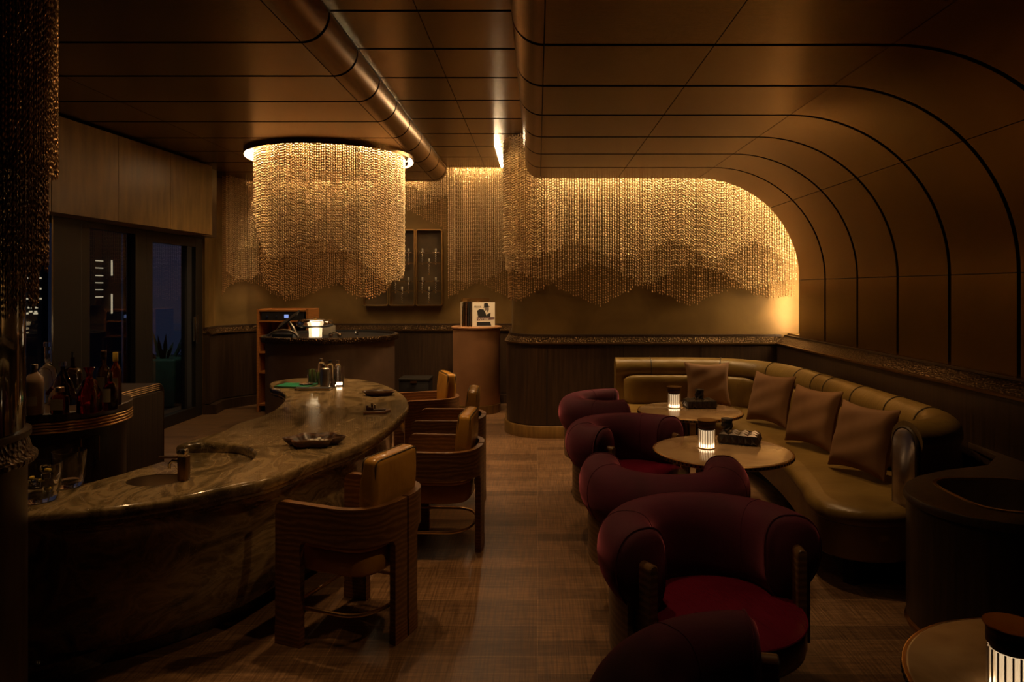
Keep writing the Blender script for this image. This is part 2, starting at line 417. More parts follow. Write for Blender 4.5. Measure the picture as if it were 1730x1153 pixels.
# ================================================================== CAMERA, WORLD
cam = bpy.data.cameras.new('camera'); co = bpy.data.objects.new('camera', cam); COL.objects.link(co)
co.location = (0,0,EYE); co.rotation_euler = (PI/2,0,0)
cam.sensor_width = 36; cam.lens = 36*F/1730; cam.shift_x = -(VX-865)/1730; cam.shift_y = -(576.5-VY)/1730
cam.clip_start = 0.05; cam.clip_end = 500
S = bpy.context.scene; S.camera = co
S.view_settings.view_transform = 'Standard'; S.view_settings.look = 'None'; S.view_settings.gamma = 1; S.view_settings.use_curve_mapping = False
S.view_settings.exposure = 0.55
try:
    S.cycles.use_denoising = True; S.cycles.denoiser = 'OPENIMAGEDENOISE'
    S.cycles.sample_clamp_indirect = 2.5; S.cycles.caustics_reflective = False; S.cycles.caustics_refractive = False
    S.cycles.max_bounces = 8
except Exception: pass
w = bpy.data.worlds.new('night'); S.world = w; w.use_nodes = True
w.node_tree.nodes['Background'].inputs[0].default_value = (0.010,0.014,0.030,1); w.node_tree.nodes['Background'].inputs[1].default_value = 0.5

# ================================================================== ROOM SHELL
ZL, ZM, ZR = 3.08, 3.27, 2.729
RY = 7.00                                    # where the right vault ends in front of the chain wall
FY = 9.65                                    # far wall
struct(MB().box(-4.9,3.0,-2.6,10.2,-0.1,0.0).build('floor','floor',smooth=0))
def slab(mb, prof, y0, y1, th=0.022):
    n = len(prof); out = []
    for i in range(n):
        a = prof[max(i-1,0)]; b = prof[min(i+1,n-1)]
        tx, tz = b[0]-a[0], b[1]-a[1]; l = math.hypot(tx,tz); out.append((prof[i][0]-tz/l*th, prof[i][1]+tx/l*th))
    rows = []
    for y in (y0, y1):
        rows.append([(p[0],y,p[1]) for p in prof]); rows.append([(p[0],y,p[1]) for p in out])
    a, b, c, d = rows                        # a,b at y0 (skin, back); c,d at y1
    mb.rings([a, c, d, b, a], closed=False)
    for k in (0, n-1): mb.add([a[k],c[k],d[k],b[k]], [(0,1,2,3)])
def shrink(prof, g0, g1):
    p = [list(q) for q in prof]
    for (i, j, g) in ((0,1,g0),(-1,-2,g1)):
        dx, dz = p[j][0]-p[i][0], p[j][1]-p[i][1]; l = math.hypot(dx,dz); p[i][0] += dx/l*g; p[i][1] += dz/l*g
    return p
def panelled(name, mat, profs, joints, gap=0.0155, seam=0.0025, bev=0.0025):
    mb = MB()
    for k in range(len(joints)-1):
        for pr in profs: slab(mb, shrink(pr, seam, seam), joints[k]+gap, joints[k+1]-gap)
    return struct(mb.build(name, mat, smooth=50, bevel=bev))
jl = [9.44]+[9.30-0.65*k for k in range(19)]; jl = sorted(jl)
jr = sorted([RY-0.64*k for k in range(16)])
step = [(-1.42+0.17*math.sin(a), ZL+0.17*(1-math.cos(a))) for a in [i/10*PI/2 for i in range(11)]]
panelled('ceiling','ceil', [[(-4.7,ZL),(-3.3,ZL)],[(-3.3,ZL),(-1.42,ZL)]], jl)
panelled('trim_1','tube', [step+[(-1.25,ZM)]], jl, seam=0.004)
panelled('ceiling','ceil', [[(-1.25,ZM),(-0.72,ZM)],[(-0.72,ZM),(-0.12,ZM)]], jl)
lip = [(-0.12,ZM)]+[(-0.12+0.15*(1-math.cos(a)), ZR+0.15*(1-math.sin(a))) for a in [i/10*PI/2 for i in range(11)]]
panelled('trim_2','tube', [lip], jr, seam=0.002)
CR = 1.04
def cove(a0,a1,n=12,r=CR): return [(1.64+r*math.sin(a), ZR-CR+r*math.cos(a)) for a in [a0+(a1-a0)*i/n for i in range(n+1)]]
panelled('ceiling','ceil', [[(0.03,ZR),(0.82,ZR)],[(0.82,ZR),(1.64,ZR)]], jr)
panelled('wall_right','ceil', [cove(0,PI/4), cove(PI/4,PI/2), [(2.68,ZR-CR),(2.68,1.09)]], jr)
# dark carcass behind the joints
mb = MB()
def skin(prof, y0, y1, off):
    n = len(prof); o2 = []
    for i in range(n):
        a = prof[max(i-1,0)]; b = prof[min(i+1,n-1)]; tx, tz = b[0]-a[0], b[1]-a[1]; l = math.hypot(tx,tz)
        o2.append((prof[i][0]-tz/l*off, prof[i][1]+tx/l*off))
    mb.rings([[(p[0],y0,p[1]) for p in o2],[(p[0],y1,p[1]) for p in o2]], closed=False)
skin([(-4.7,ZL),(-1.42,ZL)]+step[1:]+[(-1.25,ZM-0.01)], -2.5, 9.44, 0.021)
skin([(-1.25,ZM),(-0.12,ZM)], -2.5, 9.44, 0.021)
skin(lip[1:]+cove(0,PI/2)+[(2.68,1.0)], -2.5, RY, 0.021)
struct(mb.build('trim_3','black',smooth=0))
# roof slab over everything (closes the light slots)
struct(MB().box(-4.9,3.0,-2.6,10.2,3.42,3.5).build('ceiling','black',smooth=0))
# ---- wall behind the chain curtain with its rounded left corner
def corner(r, n=14): return [(0.1-r*math.sin(a), 7.75-r*math.cos(a)) for a in [PI/2*(1-i/n) for i in range(n+1)]]
def wallpath(r): return [(0.1-r, 10.1)]+[(0.1-r,7.75+0.6)]+corner(r)+[(2.95,7.75-r)]
def wall_slab(path, z0, z1, mat, name, close_y=10.1):
    poly = path+[(2.95,close_y)]
    return struct(MB().prism(poly, z0, z1).build(name, mat, smooth=40))
wall_slab(wallpath(0.39), 0.0, 3.42, 'plaster', 'wall_back')
# wainscot, rail and foot of that wall (sweep: n to the right of travel = into the room for +y..)
def strip(path, prof, mat, name):
    return struct(MB().sweep(path, prof).build(name, mat, smooth=35))
wp = lambda r: [(0.1-r,9.9),(0.1-r,8.35)]+corner(r)+[(2.62,7.75-r)]
def wains(path, zt, name, fn):
    strip(path, [(0.0,0.13),(0.058,0.13),(0.058,zt-0.085),(0.0,zt-0.085)], 'dkwood', name)
railprof = [(-0.03,1.000),(0.068,1.000),(0.080,1.006),(0.080,1.020),(0.066,1.026),(0.052,1.032),(0.020,1.086),(0.004,1.092),(0.004,1.108),(-0.03,1.108)]
# right-of-travel normal for a path going from far to near then +x points into the room? travel -y => right is -x; travel +x => right is -y
def rail(path, off):
    p1 = [(n+off, z) for n, z in [(-0.02,1.000),(0.072,1.000),(0.082,1.006),(0.082,1.018),(0.072,1.024),(-0.02,1.024)]]
    p2 = [(n+off, z) for n, z in [(-0.02,1.0245),(0.066,1.0245),(0.030,1.084),(-0.02,1.084)]]
    p3 = [(n+off, z) for n, z in [(-0.02,1.0845),(0.034,1.0845),(0.034,1.108),(-0.02,1.108)]]
    return p1, p2, p3
def trimset(path, off, k, base=True):
    p1, p2, p3 = rail(path, off)
    strip(path, p1, 'brass_dark', 'trim_%d' % k); strip(path, p2, 'hammer', 'trim_%d' % (k+1)); strip(path, p3, 'dkwood', 'trim_%d' % (k+2))
P0 = wp(0.39)
strip(P0, [(-0.02,0.135),(0.060,0.135),(0.060,1.0),(-0.02,1.0)], 'dkwood', 'trim_4')
trimset(P0, 0.0, 5)
strip(P0, [(-0.02,0.0),(0.085,0.0),(0.085,0.118),(0.078,0.128),(-0.02,0.128)], 'fascia', 'baseboard_back')
mb = MB()                                     # thin upright reveals between wainscot boards
for x in (0.10, 0.92, 1.75): mb.box(x-0.003,x+0.003,7.290,7.302,0.135,1.0)
struct(mb.build('trim_8','black',smooth=0))
# right wall below the vault
struct(MB().box(2.70,3.0,-2.6,7.75,0,1.12).build('wall_right','plaster',smooth=0))
PR = [(2.70,7.34),(2.70,-2.55)]             # travel -y: right = -x, into the room
strip(PR, [(0.0,0.0),(0.14,0.0),(0.14,1.0),(0.0,1.0)], 'dkwood', 'trim_9')
def shiftp(off, k, path):
    q1 = [(0.0,1.000),(0.150,1.000),(0.162,1.006),(0.162,1.020),(0.150,1.025),(0.0,1.025)]
    q2 = [(0.0,1.0255),(0.144,1.0255),(0.040,1.088),(0.0,1.088)]
    strip(path, q1, 'brass_dark', 'trim_%d' % k); strip(path, q2, 'hammer', 'trim_%d' % (k+1))
    strip(path, [(0.0,1.0885),(0.045,1.0885),(0.045,1.102),(0.0,1.102)], 'dkwood', 'trim_%d' % (k+2))
shiftp(0, 10, PR)
struct(MB().box(2.82,3.0,-2.6,7.75,1.12,3.42).build('wall_right','black',smooth=0))
# ---- far wall and the slanted bit at its left
LWX = -4.25
FP = [(-4.22,8.60),(-4.30,9.06),(-3.92,FY),(-0.28,FY)]   # travel +x mostly: right = -y
def arcjoin(): return [(-4.22,8.66),(-4.28,9.00),(-4.24,9.18),(-4.0,9.52),(-3.86,9.62),(-3.7,FY),(-0.28,FY)]
FPs = arcjoin()
struct(MB().prism(FPs+[(-0.28,10.1),(-4.2,10.1),(-4.42,9.2),(-4.42,8.7)], 0, 3.42).build('wall_back','plaster',smooth=40))
strip(FPs, [(-0.02,0.135),(0.058,0.135),(0.058,1.0),(-0.02,1.0)], 'dkwood', 'trim_13')
trimset(FPs, 0.0, 14)
strip(FPs, [(-0.02,0.0),(0.14,0.0),(0.14,0.125),(-0.02,0.125)], 'dkwood', 'baseboard_far')
# ---- left wall: box fascia over a run of glazing

fx = lambda y: -3.88-(8.14-y)*0.067
mb = MB()
ys = [8.14-0.82*k for k in range(14)]
for a, b in zip(ys[1:], ys[:-1]):
    mb.add([(fx(a+0.002),a+0.002,2.24),(fx(b-0.002),b-0.002,2.24),(fx(b-0.002),b-0.002,3.06),(fx(a+0.002),a+0.002,3.06),
            (fx(a)-0.5,a+0.002,2.24),(fx(b)-0.5,b-0.002,2.24),(fx(b)-0.5,b-0.002,3.06),(fx(a)-0.5,a+0.002,3.06)],
           [(0,1,2,3),(0,4,5,1),(3,2,6,7),(1,5,6,2),(0,3,7,4),(4,7,6,5)])
struct(mb.build('wall_left','fascia',smooth=0,bevel=0.002))
struct(MB().box(-4.40,-4.25,8.66,9.0,0,3.42).build('wall_left','fascia',smooth=0))
struct(MB().box(-4.75,-4.40,-2.6,8.68,2.24,3.42).build('wall_left','black',smooth=0))
struct(MB().box(-4.24,-4.02,8.16,8.55,2.24,3.42).build('trim_17','dkwood',smooth=0))
def glazed(name, y0, y1, z0, z1, fw, parent_mat='frame', fwl=None, fwr=None, fb=None, inner=False):
    fl, fr, fb = fwl or fw, fwr or fw, fb or fw
    o = struct(MB().box(LWX-0.10,LWX,y0,y0+fl,z0,z1).box(LWX-0.10,LWX,y1-fr,y1,z0,z1).box(LWX-0.10,LWX,y0+fl,y1-fr,z1-fw,z1).box(LWX-0.10,LWX,y0+fl,y1-fr,z0,z0+fb).build(name, parent_mat, smooth=0, bevel=0.003))
    p = MB().box(LWX-0.058,LWX-0.050,y0+fl-0.01,y1-fr+0.01,z0+fb-0.01,z1-fw+0.01).build('pane','pane',o,smooth=0)
    return o
d = glazed('door_1', 7.42, 8.66, 0.0, 2.24, 0.12, fwl=0.12, fwr=0.17, fb=0.13)
MB().box(LWX-0.001,LWX+0.02,8.42,8.45,0.95,1.25).tube([(LWX+0.045,8.435,0.93),(LWX+0.045,8.435,1.27)],0.010).build('door_handle','chrome',d)
MB().box(LWX-0.10,LWX-0.02,8.32,8.43,0.13,2.12).build('stile','night',d,smooth=0)
g = glazed('window_1', 6.36, 7.42, 0.0, 2.24, 0.06, fwl=0.12, fwr=0.20, fb=0.10)
MB().box(LWX-0.12,LWX-0.10,7.16,7.22,0.1,2.18).build('stile','chrome',g,smooth=0)
g = glazed('window_2', 4.40, 6.36, 0.0, 2.24, 0.06, fwl=0.12, fwr=0.38, fb=0.10)
MB().box(LWX-0.02,LWX+0.01,5.955,5.975,0.1,2.24).build('stile','chrome',g,smooth=0)
g = glazed('window_3', 2.40, 4.40, 0.0, 2.24, 0.06, fb=0.10)
struct(MB().box(-4.6,-4.25,-2.6,2.40,0,2.24).build('wall_left','black',smooth=0))
struct(MB().box(-4.9,3.0,-2.7,-2.6,0,3.42).build('wall_front','dkwood',smooth=0))

# ================================================================== OUTSIDE, BEYOND THE GLASS
o = MB().box(-9.0,-4.62,0,14,-0.12,-0.02).build('terrace','night',smooth=0); struct(o)
t = thing('planter_box','green square planter box on the terrace outside the glass door','planter',(-5.22,9.55,-0.02))
MB().rbox(0,0,0.33,0.62,0.62,0.66,0.03).build('pot','planter',t)
mb = MB()
for k in range(26):
    a = random.uniform(0,2*PI); L = random.uniform(0.25,0.55); tl = random.uniform(0.3,1.0)
    p0 = Vector((0.12*math.cos(a),0.15*math.sin(a),0.62)); dr = Vector((math.cos(a)*tl,math.sin(a)*tl,1)).normalized()
    sd = Vector((-math.sin(a),math.cos(a),0))*0.025
    pts = [p0, p0+dr*L*0.5, p0+dr*L+Vector((0,0,-0.08*tl))]
    mb.add([pts[0]-sd*0.4,pts[0]+sd*0.4,pts[1]+sd,pts[1]-sd,pts[2]], [(0,1,2,3),(3,2,4)])
    mb.add([p+Vector((0,0,-0.004)) for p in (pts[0]-sd*0.4,pts[0]+sd*0.4,pts[1]+sd,pts[1]-sd,pts[2])], [(3,2,1,0),(4,2,3)])
mb.build('foliage','plant',t,smooth=0)
# city blocks across the way with lit floors
def tower(name, label, x0, x1, y0, y1, z1, strips):
    t = thing(name, label, 'building', ((x0+x1)/2,(y0+y1)/2,-10)); cx, cy = (x0+x1)/2, (y0+y1)/2
    MB().box(x0-cx,x1-cx,y0-cy,y1-cy,0,z1+10).build('wall','night',t,smooth=0)
    for (ya, yb, za, zb) in strips:
        MB().box(x1-cx,x1-cx+0.06,ya-cy,yb-cy,za+10,zb+10).build('lit_window','city',t,smooth=0)
dx = 30.0                                      # facade plane distance to the left
def yat(px): return dx*F/(VX-px)
def zat(py, px): return EYE-(py-VY)*yat(px)/F
st = [(yat(161),yat(173),zat(y,166)-0.03,zat(y,166)+0.03) for y in (441,453,466,478,490,502)]
st += [(yat(188)-0.04,yat(188)+0.06,zat(466,188),zat(440,188)),(yat(188)-0.04,yat(188)+0.06,zat(530,188),zat(497,188))]
tower('apartment_tower','tall dark tower block with stacked lit floors seen through the middle window',-dx-9,-dx,yat(150),yat(208),18,st)
random.seed(3)
st2 = []
for k in range(26):
    px = random.uniform(56,92); py = random.choice([470,488,490,505,520,527,530]); st2.append((yat(px),yat(px)+0.16,zat(py,px)-0.05,zat(py,px)+0.05))
tower('office_block','low dark city block with scattered small lights behind the left window',-dx-8,-dx-0.5,yat(40),yat(112),3.5,st2)
struct(MB().box(-120,-20,-20,120,-10.3,-10).build('ground','night',smooth=0))
random.seed(7)

# ================================================================== LIGHT STRIPS
def strip_thing(name, label, path, r, mat, closed=False):
    o = MB().tube(path, r, 6, closed).build(name, mat); return tag(o, label, 'light', None)
zs = 2.93
pth = [(0.05,7.045,zs),(1.64,7.045,zs)]
pth = [(0.02+ (1.64-0.02)*i/10,7.045,zs) for i in range(11)]+[(x,7.045,z) for x,z in cove(0,PI/2,16,r=CR+0.10)[1:]]+[(2.775,7.045,z) for z in (1.5,1.3,1.13)]
for i in range(11): pth[i] = (pth[i][0],7.045,ZR+0.09)
strip_thing('cove_light','warm light strip hidden behind the curved end of the vault over the chain wall', pth, 0.006, 'led')
strip_thing('cove_light','warm light strip above the far chain curtain at the end of the raised ceiling', [(-1.22,9.47,3.33),(-0.45,9.47,3.33)], 0.006, 'led')
strip_thing('cove_light','warm light strip above the chain curtain in the far left corner', [(-4.15,9.02,3.2),(-3.9,9.35,3.2),(-3.6,9.47,3.2),(-1.5,9.47,3.2)], 0.006, 'led')
mb = MB().box(-0.490,-0.455,7.78,9.20,3.235,3.262)
tag(mb.build('linear_light','lednear',smooth=0),'bright straight light bar on the raised ceiling beside the rounded wall corner','light')
DX, DY = -2.30, 7.62
ring = [(DX+0.875*math.cos(a),DY+0.875*math.sin(a)  ,3.068) for a in [2*PI*i/64 for i in range(64)]]
rt = thing('ring_light','round light ring on the ceiling around the hanging chain drum','light',(DX,DY,3.04))
MB().tube([(p[0]-DX,p[1]-DY,p[2]-3.04) for p in ring],0.011,6,True).build('light_tube','ledring',rt)
MB().lathe([(0.905,0.05),(0.905,-0.004),(0.899,-0.004),(0.899,0.05)],seg=72,caps=False).build('rim','tube',rt)
MB().lathe([(0.852,0.038),(0.852,-0.006),(0.847,-0.006),(0.847,0.038)],seg=40,a0=math.radians(18),a1=math.radians(162)).build('baffle','tube',rt)
MB().lathe([(0.80,0.038),(0.80,0.026),(0.79,0.026),(0.79,0.038)],seg=72,caps=False).build('hanging_rail','brass_dark',rt)

# ================================================================== CHAIN CURTAINS
def chains(strands, pitch=0.027, w=0.0105, t=0.0040, jit=0.0015):
    V = []; 
    rng = np.random.RandomState(5)
    allc = []
    for (x, y, z0, z1) in strands:
        if z1-z0 < pitch: continue
        z0 = z0+rng.uniform(-0.012,0.012)
        n = int((z1-z0)/pitch)
        zc = z1-pitch*(np.arange(n)+rng.uniform(0,1))
        ang = (np.arange(n)%2)*PI*0.36 + rng.normal(0,0.25,n)+rng.uniform(-0.35,0.35)
        allc.append(np.c_[x+rng.normal(0,jit*0.4,n)+rng.normal(0,jit), y+rng.normal(0,jit*0.4,n), zc, ang])
    C = np.vstack(allc); n = len(C)
    ca, sa = np.cos(C[:,3]), np.sin(C[:,3]); h = pitch*0.53
    def pt(u, v, dz): return np.stack([C[:,0]+u*ca-v*sa, C[:,1]+u*sa+v*ca, C[:,2]+dz],1)
    P = np.stack([pt(0,0,h*1.0), pt(w,0,0.0), pt(0,t,0), pt(-w,0,0), pt(0,-t,0), pt(0,0,-h)],1).reshape(-1,3)
    T = np.array([(0,1,2),(0,2,3),(0,3,4),(0,4,1),(5,2,1),(5,3,2),(5,4,3),(5,1,4)])
    Fc = (np.arange(n)[:,None,None]*6+T[None]).reshape(-1)
    return P, Fc
def chain_mesh(name, strands, mat, parent=None, **kw):
    P, Fc = chains(strands, **kw)
    me = bpy.data.meshes.new(name); me.vertices.add(len(P)); me.vertices.foreach_set('co', P.astype(np.float32).ravel())
    me.loops.add(len(Fc)); me.loops.foreach_set('vertex_index', Fc.astype(np.int32))
    nf = len(Fc)//3; me.polygons.add(nf); me.polygons.foreach_set('loop_start', np.arange(0,len(Fc),3,dtype=np.int32))
    me.polygons.foreach_set('loop_total', np.full(nf,3,dtype=np.int32))
    me.update(calc_edges=True); me.validate(); me.materials.append(M[mat])
    o = bpy.data.objects.new(name, me); COL.objects.link(o)
    if parent: o.parent = parent
    return o
def along(path, sp):
    P = np.array(path, float); d = np.r_[0, np.cumsum(np.linalg.norm(np.diff(P,axis=0),axis=1))]
    s = np.arange(0, d[-1], sp); return [(np.interp(x,d,P[:,0]), np.interp(x,d,P[:,1])) for x in s]
SP = 0.0265
def zoomcurve(pts, ox, oy, sc): return [(ox+a/sc, oy+b/sc) for a, b in pts]
def curtain(name, label, path, curve, ztop, group, mat='chain', sp=SP, stuff=True):
    """curve = lower edge as seen in the photo, turned into heights at each strand's own depth"""
    cx = [p[0] for p in curve]; cy = [p[1] for p in curve]; st = []
    for (x, y) in along(path, sp):
        px = VX+x*F/y; py = np.interp(px, cx, cy); zt = ztop(x, y) if callable(ztop) else ztop
        st.append((x, y, EYE-(py-VY)*y/F, zt))
    o = chain_mesh(name, st, mat); tag(o, label, 'curtain', group, 'stuff'); return o
A = lambda pts: zoomcurve(pts, 840, 220, 3.035)
L1 = A([(20,640),(120,665),(200,660),(300,620),(390,578),(450,600),(560,660),(620,675),(700,665),(800,610),(890,575),(960,600),(1080,665),(1130,670),(1200,640),(1320,580),(1440,640),(1500,690)])
L2 = A([(20,720),(120,740),(230,770),(300,785),(380,730),(480,695),(560,710),(650,750),(730,785),(800,790),(900,730),(980,700),(1080,720),(1180,760),(1280,825),(1400,800),(1500,770)])
L3 = A([(20,850),(110,890),(200,830),(270,800),(350,830),(450,885),(520,910),(620,860),(720,810),(800,830),(880,860),(960,905),(1030,905),(1120,850),(1220,815),(1320,850),(1400,875),(1500,860)])
def cpath(r):
    rx = 0.43+(r-0.44)*0.35
    return [(0.1-rx, 9.30),(0.1-rx,8.35)]+[(0.1-rx*math.sin(a), 7.75-r*math.cos(a)) for a in [PI/2*(1-i/14) for i in range(15)]]+[(2.76,7.75-r)]
def ztopR(x, y):
    if x < -0.13: return 3.25
    if x < 0.05: return 2.98
    if x < 1.64: return ZR+0.16
    dx = min(x-1.64, 1.135); return ZR-CR+math.sqrt(max(1.14**2-dx**2,0))
gR = 'layered chain curtains along the back wall'
curtain('chain_curtain','front and shortest layer of the brass chain curtain behind the curved banquette, highest wavy edge', cpath(0.60), L1, ztopR, gR)
curtain('chain_curtain','middle layer of the brass chain curtain behind the curved banquette, wavy edge between the other two', cpath(0.52), L2, ztopR, gR, 'chain')
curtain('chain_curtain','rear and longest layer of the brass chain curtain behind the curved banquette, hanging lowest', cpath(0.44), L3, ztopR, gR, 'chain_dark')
B = lambda pts: zoomcurve(pts, 660, 220, 3.39)
f1 = B([(320,780),(420,720),(500,695),(580,720),(650,755),(700,770)]); f2 = B([(320,870),(400,865),(450,885),(520,870),(600,840),(700,790)]); f3 = B([(320,965),(400,930),(470,890),(520,880),(600,930),(700,980)])
gF = 'layered chain curtains beside the record pedestal'
pf = lambda y: [(-1.235*y/9.45,y),(-0.44,y)]
curtain('chain_curtain','shortest layer of the chain curtain above the record pedestal', pf(9.40), f1, 3.36, gF)
curtain('chain_curtain','middle layer of the chain curtain above the record pedestal', pf(9.45), f2, 3.36, gF)
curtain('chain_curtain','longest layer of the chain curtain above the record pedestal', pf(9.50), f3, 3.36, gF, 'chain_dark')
e1 = B([(0,290),(60,300),(150,350),(250,385),(335,375)]); e2 = B([(0,500),(60,480),(120,460),(200,430),(300,392),(335,385)]); e3 = B([(0,440),(130,475),(200,520),(325,572),(335,575)])
gE = 'short chain curtains over the wall cases'
pe = lambda y: [(-2.0,y),(-1.245*y/9.45,y)]
curtain('chain_curtain','shortest scalloped chain layer over the corkscrew cases', pe(9.48), e1, 3.36, gE)
curtain('chain_curtain','middle scalloped chain layer over the corkscrew cases', pe(9.52), e2, 3.36, gE)
curtain('chain_curtain','longest scalloped chain layer over the corkscrew cases', pe(9.56), e3, 3.36, gE, 'chain_dark')
Cc = lambda pts: zoomcurve(pts, 340, 220, 3.39)
h1 = Cc([(90,800),(130,750),(180,700),(260,680),(340,700),(400,740),(520,740),(620,720),(760,700)]); h2 = Cc([(90,730),(130,800),(180,850),(240,866),(310,850),(380,800),(450,760),(520,770),(760,860)])
h3 = Cc([(90,965),(130,950),(160,895),(230,875),(330,890),(400,940),(500,985),(600,960),(700,910),(780,890),(900,900)])
gH = 'layered chain curtains in the far left corner'
ph = lambda d: [(x+dxx, y-d) for (x,y),dxx in zip([(-4.24,9.05),(-4.2,9.18),(-3.98,9.50),(-3.84,9.60),(-3.66,9.62),(-2.05,9.62)],(0.16*d/0.1,0.14*d/0.1,0.05*d/0.1,0,0,0))]
curtain('chain_curtain','shortest layer of the chain curtain in the far left corner by the glass door', ph(0.14), h1, 3.10, gH)
curtain('chain_curtain','middle layer of the chain curtain in the far left corner by the glass door', ph(0.10), h2, 3.10, gH)
curtain('chain_curtain','longest layer of the chain curtain in the far left corner by the glass door', ph(0.06), h3, 3.10, gH, 'chain_dark')
# the hanging drum
def drum(r, tab, ztop, mat, label, ph=0):
    xs = [a for a,_ in tab]; zs_ = [b for _,b in tab]; st = []
    n = int(2*PI*r/0.0225)
    for k in range(n):
        a = -180+360*k/n
        x = DX+r*math.sin(math.radians(a)); y = DY-r*math.cos(math.radians(a))
        py = np.interp(a, xs, zs_); st.append((x, y, EYE-(py-VY)*(DY-r*math.cos(math.radians(a)))/F, ztop))
    o = chain_mesh('chain_curtain', st, mat); tag(o, label, 'curtain', 'layers of the hanging chain drum', 'stuff')
drum(0.80, [(-180,300),(-120,300),(-90,285),(-72,330),(-52,395),(-35,440),(-15,430),(0,412),(12,409),(25,425),(40,450),(60,480),(90,470),(110,440),(140,360),(180,300)], 3.066, 'chain', 'outer layer of the big hanging chain drum over the round counter')
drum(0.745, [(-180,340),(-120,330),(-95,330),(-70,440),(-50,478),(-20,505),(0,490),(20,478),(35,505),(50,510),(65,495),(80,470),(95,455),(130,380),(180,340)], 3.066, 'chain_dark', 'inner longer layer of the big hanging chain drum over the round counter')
# ---- near column at the left edge
CX, CY = -2.054, 2.25
t = thing('column','glossy black round column at the left edge wrapped in chain above','column',(CX,CY,0))
MB().lathe([(0.295,1.10),(0.295,3.06)],seg=48).build('shaft','glossblack',t)
MB().lathe([(0.30,0),(0.30,1.0)],seg=48).build('plinth','dkwood',t)
MB().lathe([(0.30,1.0),(0.325,1.0),(0.33,1.006),(0.33,1.020),(0.322,1.026),(0.315,1.032),(0.30,1.088)],seg=48).build('hammered_band','hammer',t)
MB().lathe([(0.30,1.088),(0.312,1.088),(0.312,1.108),(0.295,1.108)],seg=48).build('rail','dkwood',t)
def colcurt(r, tab, mat, label):
    xs = [a for a,_ in tab]; zz = [b for _,b in tab]; st = []
    n = int(2*PI*r/0.012)
    for k in range(n):
        a = -180+360*k/n; x = CX+r*math.sin(math.radians(a)); y = CY-r*math.cos(math.radians(a))
        st.append((x, y, np.interp(a, xs, zz), 3.05))
    o = chain_mesh('chain_curtain', st, mat, pitch=0.022, w=0.0045, t=0.003); tag(o, label, 'curtain', 'chain layers around the near column', 'stuff')
colcurt(0.385, [(-180,2.0),(-60,1.75),(-20,1.90),(10,1.85),(40,1.78),(60,1.95),(80,2.05),(100,2.0),(180,2.0)], 'chain_dark', 'outermost and shortest chain layer around the near left column')
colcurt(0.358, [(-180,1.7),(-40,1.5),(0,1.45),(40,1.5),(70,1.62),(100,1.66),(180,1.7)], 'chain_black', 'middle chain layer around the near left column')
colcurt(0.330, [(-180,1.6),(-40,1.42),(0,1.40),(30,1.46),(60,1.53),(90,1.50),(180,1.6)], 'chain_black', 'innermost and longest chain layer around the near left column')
# ================================================================== THE BAR
ZB = 0.74
outer_px = [(-150,874),(-60,873),(20,871),(52,868),(104,865),(190,857.6),(251,849),(322.6,837),(394,820.6),(460,806),(543.5,773),(607,750),(640,732),(667,712),(688,692),(690,680),(682,667.6),(662,655.5),(638,647),(606.5,641),(570,639),(526,638.5),(497,639.7),(470.4,643),(457,647),(454.6,650.6),(458,655.5),(473,660),(481,666),(481,672.5),(476.5,681),(460.7,694),(431.6,706.5),(400,716),(378,728)]
outer = spline([G(x,y,ZB) for x,y in outer_px], 150)
well = spline([G(x,y,ZB) for x,y in [(298,752.6),(325,750),(352,749.5),(385,750),(410,753),(427,761),(429,769),(421,779),(398,791),(363,800),(335,806),(318,803),(306,795),(296,784)]], 44)
leftedge = [G(276,779,ZB), G(240,790,ZB), G(200,802,ZB), G(150,815,ZB), G(95,828,ZB), G(30,838,ZB), G(-100,852,ZB), G(-150,858,ZB)]
top_out = outer + well + leftedge
full_out = outer + [G(298,752.6,ZB), G(287,766,ZB)] + leftedge
if area(top_out) < 0: top_out = top_out[::-1]
if area(full_out) < 0: full_out = full_out[::-1]
sc_ = G(264,811,ZB); SKX, SKY, SKR = sc_[0], sc_[1], 0.125
sink = [(SKX+SKR*math.cos(a), SKY+0.80*SKR*math.sin(a)) for a in [2*PI*i/40 for i in range(40)]]
bar = thing('bar_counter','long S-shaped swirled brown stone bar counter with rounded end','bar counter',(0,0,0))
mb = MB()
def rg(poly, d, z): return [(p[0],p[1],z) for p in offset(poly, d)]
rs = [rg(top_out,-0.004,0.688), rg(top_out,0,0.696), rg(top_out,0,0.726), rg(top_out,-0.004,0.735), rg(top_out,-0.012,ZB)]
mb.rings(rs)
mb.fill([[(p[0],p[1]) for p in rs[-1]], sink], ZB)
mb.rings([[(p[0],p[1],ZB) for p in sink],[(p[0],p[1],0.688) for p in sink]])
mb.build('countertop','stone',bar,smooth=45)
mb = MB()
rs = [rg(full_out,d,z) for d,z in [(-0.30,0.0),(-0.30,0.07),(-0.24,0.075),(-0.20,0.10),(-0.165,0.17),(-0.14,0.26),(-0.125,0.36),(-0.12,0.46),(-0.12,0.56),(-0.11,0.61),(-0.075,0.645),(-0.035,0.660),(-0.014,0.668),(-0.012,0.687)]]
def smoothpoly(r, it):
    for _ in range(it): r = [tuple((np.array(r[i-1])+2*np.array(r[i])+np.array(r[(i+1)%len(r)]))/4) for i in range(len(r))]
    return r
for i in range(len(rs)):
    it = int(max(0, (14-i))*1.2) if i < 12 else 0
    rs[i] = smoothpoly(rs[i], it)
mb.rings(rs)
sink2 = [(SKX+(SKR+0.004)*math.cos(a), SKY+0.80*(SKR+0.004)*math.sin(a)) for a in [2*PI*i/40 for i in range(40)]]
mb.fill([[(p[0],p[1]) for p in rs[-1]], sink2], 0.687)
mb.build('base','stone',bar,smooth=50)
